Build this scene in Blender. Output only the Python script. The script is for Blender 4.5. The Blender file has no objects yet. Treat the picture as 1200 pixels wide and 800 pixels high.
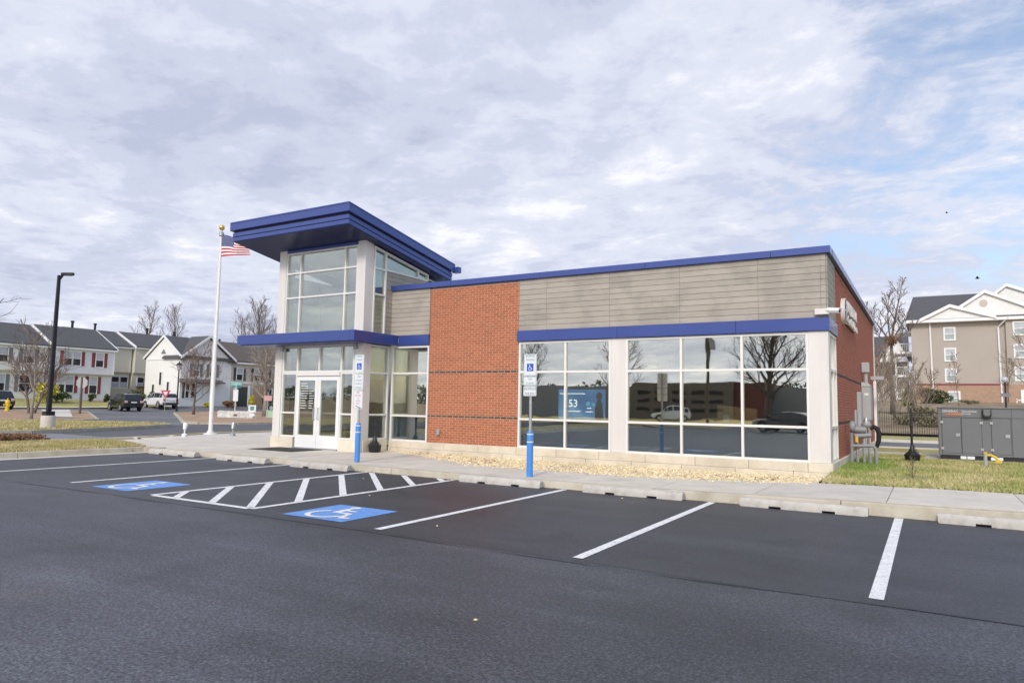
import bpy, bmesh, math, random
from mathutils import Vector, Matrix
R = math.radians
S = bpy.context.scene
COL = S.collection
random.seed(7)

# ------------------------------------------------------------------ camera
W, H = 1200, 800
FPX, YAW, PITCH, ROLL = 816.4, R(-30.869), R(5.209), R(-1.0086)
cd = bpy.data.cameras.new("camera"); cam = bpy.data.objects.new("camera", cd); COL.objects.link(cam)
cd.sensor_width = 36.0; cd.lens = FPX / W * 36.0; cd.clip_start = 0.05; cd.clip_end = 3000
cy, sy, cp, sp = math.cos(YAW), math.sin(YAW), math.cos(PITCH), math.sin(PITCH)
fw = Vector((sy*cp, cy*cp, sp)); rt = Vector((cy, -sy, 0)); dn = fw.cross(rt)
r2 = rt*math.cos(ROLL) + dn*math.sin(ROLL); d2 = dn*math.cos(ROLL) - rt*math.sin(ROLL)
M = Matrix((r2, -d2, -fw)).transposed().to_4x4(); M.translation = (0, 0, 1.57)
cam.matrix_world = M
S.camera = cam

# ------------------------------------------------------------------ world and sun
SUN_AZ, SUN_EL = R(170), R(34)          # azimuth clockwise from +Y: behind the camera, slightly to the right
wd = bpy.data.worlds.new("World"); S.world = wd; wd.use_nodes = True
nt = wd.node_tree; nt.nodes.clear()
def wn(t, **k):
    n = nt.nodes.new(t)
    for a, b in k.items(): setattr(n, a, b)
    return n
def L(a, b): nt.links.new(a, b)
def wmath(op, a, b=None, clamp=False):
    n = wn('ShaderNodeMath', operation=op); n.use_clamp = clamp
    for i, v in enumerate((a, b)):
        if v is None: continue
        if isinstance(v, (int, float)): n.inputs[i].default_value = v
        else: L(v, n.inputs[i])
    return n.outputs[0]
def wramp(v, stops):
    n = wn('ShaderNodeValToRGB'); cr = n.color_ramp; cr.interpolation = 'EASE'
    while len(cr.elements) < len(stops): cr.elements.new(.5)
    for e, (p, c) in zip(cr.elements, stops): e.position = p; e.color = (*c, 1) if len(c) == 3 else c
    L(v, n.inputs[0]); return n.outputs[0]
sky = wn('ShaderNodeTexSky', sky_type='NISHITA'); sky.sun_disc = False
sky.sun_elevation = SUN_EL; sky.sun_rotation = SUN_AZ; sky.air_density = 1.0; sky.dust_density = 1.5
tc = wn('ShaderNodeTexCoord'); sep = wn('ShaderNodeSeparateXYZ'); L(tc.outputs['Generated'], sep.inputs[0])
zc = wmath('ADD', wmath('MAXIMUM', sep.outputs[2], 0.0), 0.13)
px = wmath('DIVIDE', sep.outputs[0], zc); py = wmath('DIVIDE', sep.outputs[1], zc)
cmb = wn('ShaderNodeCombineXYZ'); L(px, cmb.inputs[0]); L(py, cmb.inputs[1])
mp = wn('ShaderNodeMapping'); mp.inputs['Rotation'].default_value = (0, 0, R(-31)); mp.inputs['Scale'].default_value = (1.0, 1.1, 1)
mp.inputs['Location'].default_value = (3.1, 1.7, 0)
L(cmb.outputs[0], mp.inputs[0])
def wnoise(scale, det, rough, dist=0.0, off=None):
    n = wn('ShaderNodeTexNoise'); n.inputs['Scale'].default_value = scale; n.inputs['Detail'].default_value = det
    n.inputs['Roughness'].default_value = rough; n.inputs['Distortion'].default_value = dist
    L(mp.outputs[0], n.inputs['Vector']); return n.outputs['Fac']
big = wnoise(1.0, 6, .58, .3); mid = wnoise(3.0, 9, .62, .35); fine = wnoise(10.0, 7, .64, .25)
shade = wmath('ADD', wmath('ADD', wmath('MULTIPLY', big, .45), wmath('MULTIPLY', mid, .40)), wmath('MULTIPLY', fine, .15))
cloudcol = wramp(shade, [(.38, (.375, .41, .525)), (.46, (.455, .485, .595)), (.53, (.54, .565, .66)), (.61, (.69, .70, .75))])
# the layer is thinner towards +X, where the blue shows through
thin = wmath('MULTIPLY', wmath('ADD', sep.outputs[0], 0.26), .36)
cov = wmath('SUBTRACT', wmath('ADD', wmath('MULTIPLY', mid, .5), wmath('ADD', wmath('MULTIPLY', big, .35), wmath('MULTIPLY', fine, .15))), thin)
lowband = wmath('MULTIPLY', wmath('SUBTRACT', .22, sep.outputs[2], True), .9)
cov = wmath('ADD', cov, lowband)
mask = wramp(cov, [(.30, (0.28, 0.28, 0.28)), (.47, (1, 1, 1))])
skyg = wn('ShaderNodeVectorMath', operation='SCALE'); L(sky.outputs[0], skyg.inputs[0]); skyg.inputs['Scale'].default_value = 1.35
dotn = wn('ShaderNodeVectorMath', operation='DOT_PRODUCT'); L(tc.outputs['Generated'], dotn.inputs[0]); dotn.inputs[1].default_value = (math.sin(SUN_AZ)*math.cos(SUN_EL), math.cos(SUN_AZ)*math.cos(SUN_EL), math.sin(SUN_EL))
glow = wmath('POWER', wmath('MAXIMUM', dotn.outputs['Value'], 0.0), 2.0)
cl10 = wn('ShaderNodeVectorMath', operation='SCALE'); L(cloudcol, cl10.inputs[0]); L(wmath('ADD', wmath('MULTIPLY', glow, 7.5), 10.0), cl10.inputs['Scale'])
mix = wn('ShaderNodeMix', data_type='RGBA'); L(mask, mix.inputs['Factor']); L(skyg.outputs[0], mix.inputs['A']); L(cl10.outputs[0], mix.inputs['B'])
bg = wn('ShaderNodeBackground'); bg.inputs['Strength'].default_value = 0.10
L(mix.outputs['Result'], bg.inputs['Color'])
wo = wn('ShaderNodeOutputWorld'); L(bg.outputs[0], wo.inputs['Surface'])

sd = bpy.data.lights.new("sun", 'SUN'); so = bpy.data.objects.new("sun", sd); COL.objects.link(so)
sd.energy = 1.35; sd.angle = R(11); sd.color = (1.0, .92, .80)
sv = Vector((math.sin(SUN_AZ)*math.cos(SUN_EL), math.cos(SUN_AZ)*math.cos(SUN_EL), math.sin(SUN_EL)))
so.rotation_euler = sv.to_track_quat('Z', 'Y').to_euler(); so.location = sv*60
S.view_settings.view_transform = 'Standard'; S.view_settings.look = 'None'
S.view_settings.exposure = 0.50; S.view_settings.gamma = 1.0
S.cycles.max_bounces = 8; S.cycles.transparent_max_bounces = 16; S.cycles.glossy_bounces = 4; S.cycles.diffuse_bounces = 4
S.cycles.use_denoising = True

# ------------------------------------------------------------------ materials
def _new(name):
    m = bpy.data.materials.new(name); m.use_nodes = True
    t = m.node_tree; t.nodes.clear()
    return m, t
def nd(t, ty, **k):
    n = t.nodes.new(ty)
    for a, b in k.items(): setattr(n, a, b)
    return n
def noise(t, vec, scale, det=4, rough=.55, stretch=None):
    if stretch:
        mpn = nd(t, 'ShaderNodeMapping'); mpn.inputs['Scale'].default_value = stretch; t.links.new(vec, mpn.inputs[0]); vec = mpn.outputs[0]
    n = nd(t, 'ShaderNodeTexNoise'); n.inputs['Scale'].default_value = scale; n.inputs['Detail'].default_value = det; n.inputs['Roughness'].default_value = rough
    t.links.new(vec, n.inputs['Vector']); return n.outputs['Fac']
def maprange(t, v, a, b, c, d):
    n = nd(t, 'ShaderNodeMapRange'); t.links.new(v, n.inputs[0])
    for i, x in enumerate((a, b, c, d)): n.inputs[i+1].default_value = x
    return n.outputs[0]
def mul(t, a, b):
    n = nd(t, 'ShaderNodeMath', operation='MULTIPLY')
    for i, v in enumerate((a, b)):
        if isinstance(v, (int, float)): n.inputs[i].default_value = v
        else: t.links.new(v, n.inputs[i])
    return n.outputs[0]
def colscale(t, col, fac):
    n = nd(t, 'ShaderNodeVectorMath', operation='SCALE')
    if isinstance(col, tuple): n.inputs[0].default_value = col
    else: t.links.new(col, n.inputs[0])
    t.links.new(fac, n.inputs['Scale']); return n.outputs[0]
def mixc(t, f, a, b):
    n = nd(t, 'ShaderNodeMix', data_type='RGBA')
    for k, v in (('Factor', f), ('A', a), ('B', b)):
        if isinstance(v, tuple): n.inputs[k].default_value = (*v, 1)
        elif isinstance(v, (int, float)): n.inputs[k].default_value = v
        else: t.links.new(v, n.inputs[k])
    return n.outputs['Result']
def ramp(t, v, stops):
    n = nd(t, 'ShaderNodeValToRGB'); cr = n.color_ramp
    while len(cr.elements) < len(stops): cr.elements.new(.5)
    for e, (p, c) in zip(cr.elements, stops): e.position = p; e.color = (*c, 1)
    t.links.new(v, n.inputs[0]); return n.outputs[0]

def mat(name, col, rough=.6, metal=0.0, var=.10, scale=3.0, stretch=None, rnd=0.0, isl=0.0, col2=None, c2lo=.45, c2hi=.6, c2scale=1.0, bump=0.0, bscale=40.0, bstretch=None, spec=.5, coat=0.0, wave=None, emit=None, trans=0.0):
    m, t = _new(name)
    out = nd(t, 'ShaderNodeOutputMaterial'); b = nd(t, 'ShaderNodeBsdfPrincipled'); t.links.new(b.outputs[0], out.inputs[0])
    co = nd(t, 'ShaderNodeTexCoord').outputs['Object']
    c = col
    if col2:
        c = mixc(t, maprange(t, noise(t, co, c2scale, 5, .6), c2lo, c2hi, 0, 1), col, col2)
    f = maprange(t, noise(t, co, scale, 5, .6, stretch), .3, .7, 1-var, 1+var)
    if rnd:
        oi = nd(t, 'ShaderNodeObjectInfo'); f = mul(t, f, maprange(t, oi.outputs['Random'], 0, 1, 1-rnd, 1+rnd))
    if isl:
        g = nd(t, 'ShaderNodeNewGeometry'); f = mul(t, f, maprange(t, g.outputs['Random Per Island'], 0, 1, 1-isl, 1+isl))
    t.links.new(colscale(t, c, f), b.inputs['Base Color'])
    b.inputs['Roughness'].default_value = rough; b.inputs['Metallic'].default_value = metal
    b.inputs['Specular IOR Level'].default_value = spec; b.inputs['Coat Weight'].default_value = coat; b.inputs['Coat Roughness'].default_value = .06
    if emit: b.inputs['Emission Color'].default_value = (*emit[:3], 1); b.inputs['Emission Strength'].default_value = emit[3]
    if trans: b.inputs['Transmission Weight'].default_value = trans
    if bump or wave:
        bp = nd(t, 'ShaderNodeBump'); bp.inputs['Strength'].default_value = bump or .5; bp.inputs['Distance'].default_value = .01
        if wave:
            w = nd(t, 'ShaderNodeTexWave', wave_type='BANDS', bands_direction=wave[0], wave_profile='SAW'); w.inputs['Scale'].default_value = wave[1]
            t.links.new(co, w.inputs['Vector']); t.links.new(w.outputs['Fac'], bp.inputs['Height']); bp.inputs['Distance'].default_value = .03
        else:
            t.links.new(noise(t, co, bscale, 6, .6, bstretch), bp.inputs['Height'])
        t.links.new(bp.outputs[0], b.inputs['Normal'])
    return m

def glass(name, tint=(.42, .47, .46), refl=.30, rcol=(1, .985, .9), grazing=.9):
    m, t = _new(name)
    out = nd(t, 'ShaderNodeOutputMaterial')
    tr = nd(t, 'ShaderNodeBsdfTransparent'); tr.inputs[0].default_value = (*tint, 1)
    gl = nd(t, 'ShaderNodeBsdfGlossy'); gl.inputs['Color'].default_value = (*rcol, 1); gl.inputs['Roughness'].default_value = .012
    lw = nd(t, 'ShaderNodeLayerWeight'); lw.inputs['Blend'].default_value = .35
    f = maprange(t, lw.outputs['Fresnel'], 0.0, 1.0, refl, grazing)
    co = nd(t, 'ShaderNodeTexCoord').outputs['Object']
    bp = nd(t, 'ShaderNodeBump'); bp.inputs['Strength'].default_value = .45; bp.inputs['Distance'].default_value = .006
    oi = nd(t, 'ShaderNodeObjectInfo'); va = nd(t, 'ShaderNodeVectorMath', operation='ADD'); sc_ = nd(t, 'ShaderNodeMath', operation='MULTIPLY'); sc_.inputs[1].default_value = 40
    t.links.new(oi.outputs['Random'], sc_.inputs[0]); t.links.new(co, va.inputs[0]); t.links.new(sc_.outputs[0], va.inputs[1])   # every pane bows its own way
    t.links.new(noise(t, va.outputs[0], .75, 2, .5), bp.inputs['Height']); t.links.new(bp.outputs[0], gl.inputs['Normal'])
    mx = nd(t, 'ShaderNodeMixShader'); t.links.new(f, mx.inputs[0]); t.links.new(tr.outputs[0], mx.inputs[1]); t.links.new(gl.outputs[0], mx.inputs[2])
    t.links.new(mx.outputs[0], out.inputs[0]); return m

def asphalt(name, base, light, patchy=.25, grain=.5, rough=.55):
    m, t = _new(name)
    out = nd(t, 'ShaderNodeOutputMaterial'); b = nd(t, 'ShaderNodeBsdfPrincipled'); t.links.new(b.outputs[0], out.inputs[0])
    co = nd(t, 'ShaderNodeTexCoord').outputs['Object']
    big = noise(t, co, .16, 5, .6); streak = noise(t, co, .5, 5, .62, (.45, 2.2, 1)); med = noise(t, co, 1.3, 6, .65)
    fine = noise(t, co, 46, 2, .6); mid = noise(t, co, 20, 3, .6)
    f = maprange(t, big, .38, .62, 1-patchy, 1+patchy)
    f = mul(t, f, maprange(t, streak, .36, .64, 1-patchy*.55, 1+patchy*.55))
    f = mul(t, f, maprange(t, med, .3, .7, .93, 1.07))
    f = mul(t, f, maprange(t, fine, .38, .62, 1-grain*.8, 1+grain*.8))
    f = mul(t, f, maprange(t, mid, .3, .7, 1-grain*.45, 1+grain*.45))
    tone = mixc(t, maprange(t, noise(t, co, .22, 4, .6), .45, .7, 0, 1), base, light)
    # brownish wear patches
    tone = mixc(t, maprange(t, noise(t, co, .35, 4, .6, (1, 1.6, 1)), .62, .74, 0, .55), tone, (base[0]*1.55, base[1]*1.25, base[2]*1.05))
    # oil drips and darker patches, pale dusty scuffs
    vo = nd(t, 'ShaderNodeTexVoronoi'); vo.inputs['Scale'].default_value = 85; t.links.new(co, vo.inputs['Vector'])
    vs_ = nd(t, 'ShaderNodeSeparateColor'); t.links.new(vo.outputs['Color'], vs_.inputs[0])
    f = mul(t, f, maprange(t, vs_.outputs[0], 0, 1, 1-grain*.62, 1+grain*.62))
    spots = maprange(t, noise(t, co, 1.1, 3, .5), .57, .70, 1, .78); scuff = maprange(t, noise(t, co, .8, 6, .7, (.35, 2.4, 1)), .56, .72, 1, 1.32)
    f = mul(t, mul(t, f, spots), scuff)
    t.links.new(colscale(t, tone, f), b.inputs['Base Color'])
    t.links.new(maprange(t, big, .3, .7, rough-.08, rough+.12), b.inputs['Roughness'])
    bp = nd(t, 'ShaderNodeBump'); bp.inputs['Strength'].default_value = .35; bp.inputs['Distance'].default_value = .004
    t.links.new(noise(t, co, 70, 3, .6), bp.inputs['Height']); t.links.new(bp.outputs[0], b.inputs['Normal'])
    return m

MT = {}
MT['asphalt'] = asphalt('asphalt', (.047, .050, .060), (.064, .068, .079), .34, .58)
MT['asphalt_bay'] = asphalt('bay_asphalt', (.037, .039, .047), (.050, .053, .062), .30, .42)
MT['street'] = asphalt('street_asphalt', (.075, .076, .086), (.10, .10, .112), .12, .3, .7)
MT['old_asphalt'] = asphalt('old_asphalt', (.19, .195, .215), (.24, .245, .26), .10, .3, .75)
MT['mid_asphalt'] = asphalt('grey_asphalt', (.13, .132, .145), (.17, .172, .185), .12, .3, .75)
MT['paint'] = mat('road_paint', (.78, .78, .78), .6, var=.14, scale=5, col2=(.36, .36, .37), c2lo=.54, c2hi=.70, c2scale=30, bump=.3, bscale=80)
MT['paint_blue'] = mat('blue_road_paint', (.11, .29, .68), .6, var=.10, scale=9, col2=(.20, .36, .66), c2lo=.5, c2hi=.68, c2scale=24, bump=.3, bscale=80)
MT['concrete'] = mat('concrete', (.60, .555, .485), .85, var=.07, scale=2.2, rnd=.045, col2=(.50, .465, .40), c2lo=.45, c2hi=.75, c2scale=1.6, bump=.25, bscale=55)
MT['kerb'] = mat('kerb_concrete', (.50, .455, .365), .85, var=.10, scale=3, rnd=.05, col2=(.39, .345, .26), c2lo=.45, c2hi=.7, c2scale=2.2, bump=.35, bscale=45)
MT['gutter'] = mat('gutter_concrete', (.60, .57, .50), .85, var=.08, scale=4, bump=.3, bscale=40)
MT['stop'] = mat('stop_concrete', (.50, .475, .43), .85, var=.12, scale=6, rnd=.06, col2=(.40, .37, .33), c2lo=.5, c2hi=.7, c2scale=5, bump=.5, bscale=30)
MT['black'] = mat('black_paint', (.015, .015, .017), .4, var=.1)
MT['rubber'] = mat('rubber', (.018, .018, .019), .8, var=.15, scale=8)
MT['mat'] = mat('mat_fibre', (.035, .034, .034), .95, var=.25, scale=60, bump=.6, bscale=200)
MT['stone'] = mat('cast_stone', (.70, .635, .515), .8, var=.05, scale=3, rnd=.05, col2=(.62, .55, .43), c2scale=2, bump=.2, bscale=60)
MT['brick'] = mat('brick', (.40, .132, .064), .8, var=.05, scale=8, isl=.13, bump=.4, bscale=60)
MT['brick_side'] = mat('side_brick', (.42, .14, .085), .8, var=.05, scale=8, isl=.10)
MT['brick_dark'] = mat('accent_brick', (.075, .058, .05), .8, var=.15, scale=8, isl=.35, bump=.4, bscale=60)
MT['mortar'] = mat('mortar', (.58, .385, .265), .9, var=.08, scale=20, bump=.3, bscale=80)
MT['plank'] = mat('fibre_plank', (.395, .357, .31), .75, var=.10, scale=5, stretch=(.6, .6, 16), rnd=.055, col2=(.325, .295, .255), c2scale=1.2, bump=.2, bscale=14, bstretch=(.5, .5, 10))
MT['plank_edge'] = mat('joint_backing', (.26, .235, .205), .9)
MT['pier'] = mat('white_metal_panel', (.70, .67, .64), .4, var=.05, scale=1.4, stretch=(3, 3, .4), spec=.4)
MT['alum'] = mat('window_frame_metal', (.76, .75, .72), .35, var=.03, scale=2, spec=.5)
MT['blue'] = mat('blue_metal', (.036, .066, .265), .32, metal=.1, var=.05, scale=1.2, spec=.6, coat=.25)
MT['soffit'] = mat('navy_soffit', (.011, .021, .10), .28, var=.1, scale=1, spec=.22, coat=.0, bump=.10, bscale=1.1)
MT['glass'] = glass('window_glass', (.86, .89, .88), .40, (1, .975, .84))
MT['glass_low'] = glass('film_glass', (.78, .82, .83), .15, (.97, .99, 1.0), .7)
MT['glass_tower'] = glass('tower_glass', (.95, .98, .965), .12, (1, 1, .95), .85)
MT['spandrel'] = mat('blind_fabric', (.155, .172, .185), .8, var=.12, scale=1.2, stretch=(1, 1, .35))
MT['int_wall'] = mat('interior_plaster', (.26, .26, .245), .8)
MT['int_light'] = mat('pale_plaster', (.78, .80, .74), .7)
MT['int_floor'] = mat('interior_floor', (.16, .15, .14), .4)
MT['wood'] = mat('tan_veneer', (.62, .44, .25), .5, var=.15, scale=4, stretch=(1, 1, 6))
MT['roof_gravel'] = mat('roof_membrane', (.45, .45, .43), .9)
MT['lawn'] = mat('lawn', (.40, .345, .14), .95, var=.20, scale=3, col2=(.54, .44, .23), c2lo=.46, c2hi=.62, c2scale=1.1, bump=1, bscale=60)
MT['lawn_green'] = mat('green_lawn', (.32, .31, .11), .95, var=.25, scale=3, col2=(.48, .40, .20), c2lo=.48, c2hi=.66, c2scale=.9, bump=1, bscale=60)
MT['mulch'] = mat('mulch', (.33, .215, .145), .95, var=.35, scale=14, col2=(.42, .30, .19), c2scale=.7, bump=1, bscale=50)
MT['dryland'] = mat('dry_ground', (.30, .235, .145), .95, var=.25, scale=2, col2=(.19, .135, .085), c2scale=.25, bump=.8, bscale=20)
MT['gravel'] = mat('gravel_bed', (.55, .45, .29), .9, var=.3, scale=30, bump=1, bscale=30)
MT['pebble'] = mat('pebble', (.66, .54, .345), .8, var=.1, isl=.38)
MT['leaf_dead'] = mat('dead_leaf', (.22, .11, .055), .8, isl=.5)
def grassmat(name, a, b):
    m, t = _new(name); out = nd(t, 'ShaderNodeOutputMaterial'); p = nd(t, 'ShaderNodeBsdfPrincipled'); t.links.new(p.outputs[0], out.inputs[0])
    g = nd(t, 'ShaderNodeNewGeometry'); co = nd(t, 'ShaderNodeTexCoord').outputs['Object']
    patch = maprange(t, noise(t, co, .8, 4, .6), .40, .62, .0, .8)
    n = nd(t, 'ShaderNodeMath', operation='ADD'); t.links.new(g.outputs['Random Per Island'], n.inputs[0]); t.links.new(patch, n.inputs[1])
    c = ramp(t, mul(t, n.outputs[0], .55), [(.0, a[0]), (.45, a[1]), (.62, b[0]), (1, b[1])])
    t.links.new(c, p.inputs['Base Color']); p.inputs['Roughness'].default_value = .85; return m
MT['grass_r'] = grassmat('right_grass', ((.24, .29, .09), (.38, .39, .14)), ((.52, .45, .23), (.66, .57, .34)))
MT['grass_g'] = grassmat('green_grass', ((.13, .24, .04), (.22, .34, .06)), ((.30, .38, .09), (.46, .44, .18)))
MT['grass_l'] = grassmat('left_grass', ((.36, .33, .13), (.48, .42, .19)), ((.58, .49, .27), (.68, .58, .37)))
MT['bark'] = mat('bark', (.145, .115, .095), .95, var=.25, scale=9, bump=.8, bscale=25)
MT['bark_pale'] = mat('pale_bark', (.27, .235, .195), .95, var=.25, scale=9, bump=.6, bscale=25)
MT['twig'] = mat('twig', (.16, .12, .10), .95, var=.2)
MT['twig_red'] = mat('reddish_twig', (.21, .145, .115), .95, var=.2)
MT['twig_pale'] = mat('pale_twig', (.30, .25, .20), .95, var=.2)
MT['leaf'] = mat('evergreen_leaf', (.055, .085, .028), .6, var=.3, isl=.5)
MT['leaf_olive'] = mat('olive_leaf', (.17, .155, .085), .7, var=.3, isl=.5)
MT['leaf_yellow'] = mat('yellow_green_leaf', (.52, .46, .05), .6, var=.3, isl=.5)
MT['leaf_mid'] = mat('mid_green_leaf', (.11, .15, .03), .6, var=.3, isl=.5)
MT['white'] = mat('white_paint', (.80, .80, .79), .45, var=.03)
MT['siding_white'] = mat('white_siding', (.84, .83, .81), .6, var=.04, wave=('Z', 2.4))
MT['siding_blue'] = mat('blue_grey_siding', (.70, .71, .76), .6, var=.04, wave=('Z', 2.4))
MT['siding_beige'] = mat('beige_siding', (.78, .72, .58), .6, var=.04, wave=('Z', 2.4))
MT['siding_tan'] = mat('tan_siding', (.56, .51, .43), .6, var=.05, wave=('Z', 2.4))
MT['siding_taupe'] = mat('taupe_siding', (.43, .385, .335), .65, var=.03, scale=.4, wave=('Z', 2.2))
MT['apt_brick'] = mat('tan_brick', (.40, .27, .19), .85, var=.12, scale=6, col2=(.36, .235, .165), c2scale=3, bump=.3, bscale=20)
MT['shingle'] = mat('shingle', (.088, .089, .096), .9, var=.22, scale=5, stretch=(1, 1, 3), bump=.6, bscale=12)
MT['shingle_brown'] = mat('brown_shingle', (.115, .10, .09), .9, var=.25, scale=5, stretch=(1, 1, 3), bump=.6, bscale=12)
MT['red'] = mat('dark_red_paint', (.22, .035, .04), .6)
MT['shutter_grey'] = mat('grey_shutter', (.19, .195, .215), .6)
MT['shutter_dark'] = mat('dark_shutter', (.05, .055, .05), .6)
MT['win'] = mat('dark_window', (.025, .028, .034), .3, var=.3, spec=.3)
MT['win_pale'] = mat('blind_window', (.48, .50, .53), .2, var=.1)
MT['win_green'] = mat('pale_window', (.36, .42, .40), .15, var=.1)
MT['deck'] = mat('deck_wood', (.20, .13, .09), .85, var=.2)
MT['pole_black'] = mat('bronze_black_pole', (.020, .020, .026), .4, metal=.3, var=.1)
MT['galv'] = mat('galvanised_steel', (.44, .45, .46), .45, metal=.55, var=.1, scale=8)
MT['grey_box'] = mat('grey_enamel', (.40, .41, .42), .5, var=.06)
MT['grey_pipe'] = mat('grey_pipe_paint', (.27, .285, .30), .5, var=.08)
MT['bollard'] = mat('blue_plastic', (.06, .25, .66), .35, var=.04, scale=3)
MT['gen'] = mat('generator_grey', (.16, .17, .18), .5, var=.05, scale=2)
MT['gen_seam'] = mat('generator_seam', (.03, .032, .035), .7)
MT['orange'] = mat('orange_print', (.55, .20, .07), .5)
MT['yellow'] = mat('yellow_paint', (.72, .50, .03), .5, var=.1)
MT['gold'] = mat('gold_leaf', (.75, .50, .16), .25, metal=.9)
MT['sign_white'] = mat('reflective_sheet', (.74, .77, .79), .4, var=.03)
MT['sign_blue'] = mat('sign_blue', (.02, .10, .55), .4)
MT['sign_green'] = mat('sign_green', (.10, .26, .24), .5)
MT['sign_ink'] = mat('sign_dark_ink', (.13, .17, .19), .5)
MT['sign_red'] = mat('sign_red', (.55, .04, .08), .5)
MT['street_green'] = mat('street_sign_green', (.20, .46, .42), .5)
MT['flag_red'] = mat('flag_red', (.50, .03, .06), .8)
MT['flag_white'] = mat('flag_white', (.80, .78, .78), .8)
MT['flag_blue'] = mat('flag_blue', (.045, .06, .20), .8)
MT['car_black'] = mat('black_car_paint', (.012, .013, .016), .15, var=.05, coat=.8)
MT['car_white'] = mat('white_car_paint', (.74, .74, .74), .2, var=.02, coat=.8)
MT['car_grey'] = mat('grey_car_paint', (.16, .17, .18), .2, var=.02, coat=.8)
MT['car_glass'] = mat('car_window', (.02, .024, .028), .08, spec=.9)
MT['tail'] = mat('tail_lamp', (.42, .05, .05), .2)
MT['tail_clear'] = mat('pale_tail_lamp', (.62, .40, .40), .2)
MT['chrome'] = mat('bright_rim', (.55, .56, .57), .3, metal=.8)
MT['screen'] = None

# ------------------------------------------------------------------ mesh helpers
class MB:
    def __init__(s): s.v = []; s.f = []; s.m = []
    def _a(s, vs, fs, m=0):
        o = len(s.v); s.v += [tuple(p) for p in vs]; s.f += [tuple(i+o for i in f) for f in fs]; s.m += [m]*len(fs); return s
    def box(s, x0, x1, y0, y1, z0, z1, m=0):
        v = [(x0,y0,z0),(x1,y0,z0),(x1,y1,z0),(x0,y1,z0),(x0,y0,z1),(x1,y0,z1),(x1,y1,z1),(x0,y1,z1)]
        return s._a(v, [(0,3,2,1),(4,5,6,7),(0,1,5,4),(1,2,6,5),(2,3,7,6),(3,0,4,7)], m)
    def hexa(s, b, tp, m=0):      # bottom 4 points, top 4 points (ccw from above)
        return s._a(list(b)+list(tp), [(0,3,2,1),(4,5,6,7),(0,1,5,4),(1,2,6,5),(2,3,7,6),(3,0,4,7)], m)
    def quad(s, *p, m=0): return s._a(p, [tuple(range(len(p)))], m)
    def prism(s, pts, h0, h1, f, m=0):    # 2-D polygon extruded; f(u,v,h)->xyz
        n = len(pts); v = [f(u, w, h0) for u, w in pts] + [f(u, w, h1) for u, w in pts]
        fs = [tuple(range(n))[::-1], tuple(range(n, 2*n))] + [(i, (i+1) % n, n+(i+1) % n, n+i) for i in range(n)]
        return s._a(v, fs, m)
    def tube(s, pts, rad, n=8, m=0, cap=True):
        pts = [Vector(p) for p in pts]; k = len(pts)
        if not isinstance(rad, (list, tuple)): rad = [rad]*k
        v = []; fs = []
        up = None
        for i, p in enumerate(pts):
            d = (pts[min(i+1, k-1)] - pts[max(i-1, 0)]).normalized()
            if up is None:
                up = Vector((0, 0, 1)) if abs(d.z) < .9 else Vector((1, 0, 0))
            a = d.cross(up).normalized(); b = a.cross(d).normalized(); up = b
            for j in range(n):
                t = 2*math.pi*j/n; v.append(p + (a*math.cos(t) + b*math.sin(t))*rad[i])
        for i in range(k-1):
            for j in range(n):
                fs.append((i*n+j, i*n+(j+1) % n, (i+1)*n+(j+1) % n, (i+1)*n+j))
        if cap: fs += [tuple(range(n))[::-1], tuple(range((k-1)*n, k*n))]
        return s._a(v, fs, m)
    def lathe(s, prof, c=(0,0,0), n=16, m=0, axis='z'):
        v = []; fs = []; k = len(prof)
        for r_, z in prof:
            for j in range(n):
                t = 2*math.pi*j/n; a, b = r_*math.cos(t), r_*math.sin(t)
                q = (a, b, z) if axis == 'z' else ((z, a, b) if axis == 'x' else (b, z, a))
                v.append((c[0]+q[0], c[1]+q[1], c[2]+q[2]))
        for i in range(k-1):
            for j in range(n): fs.append((i*n+j, i*n+(j+1) % n, (i+1)*n+(j+1) % n, (i+1)*n+j))
        fs += [tuple(range(n))[::-1], tuple(range((k-1)*n, k*n))]
        return s._a(v, fs, m)
    def grid(s, nu, nv, f, m=0):
        v = [f(i/nu, j/nv) for j in range(nv+1) for i in range(nu+1)]
        return s._a(v, [(j*(nu+1)+i, j*(nu+1)+i+1, (j+1)*(nu+1)+i+1, (j+1)*(nu+1)+i) for j in range(nv) for i in range(nu)], m)
    def text(s, txt, size, o, u, w, m=0, align='C', sx=1.0):
        vs, fs = text_mesh(txt); 
        xs = [p[0] for p in vs]; x0, x1 = min(xs), max(xs)
        off = -(x0+x1)/2 if align == 'C' else -x0
        o, u, w = Vector(o), Vector(u), Vector(w)
        return s._a([o + u*((p[0]+off)*size*sx) + w*(p[1]*size) for p in vs], fs, m)

_tx = {}
def text_mesh(txt):
    if txt not in _tx:
        c = bpy.data.curves.new('lettering_curve', 'FONT'); c.body = txt; c.resolution_u = 2
        o = bpy.data.objects.new('lettering_tmp', c); me = bpy.data.meshes.new_from_object(o)
        _tx[txt] = ([tuple(v.co) for v in me.vertices], [tuple(p.vertices) for p in me.polygons])
        bpy.data.objects.remove(o); bpy.data.meshes.remove(me); bpy.data.curves.remove(c)
    return _tx[txt]

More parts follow.
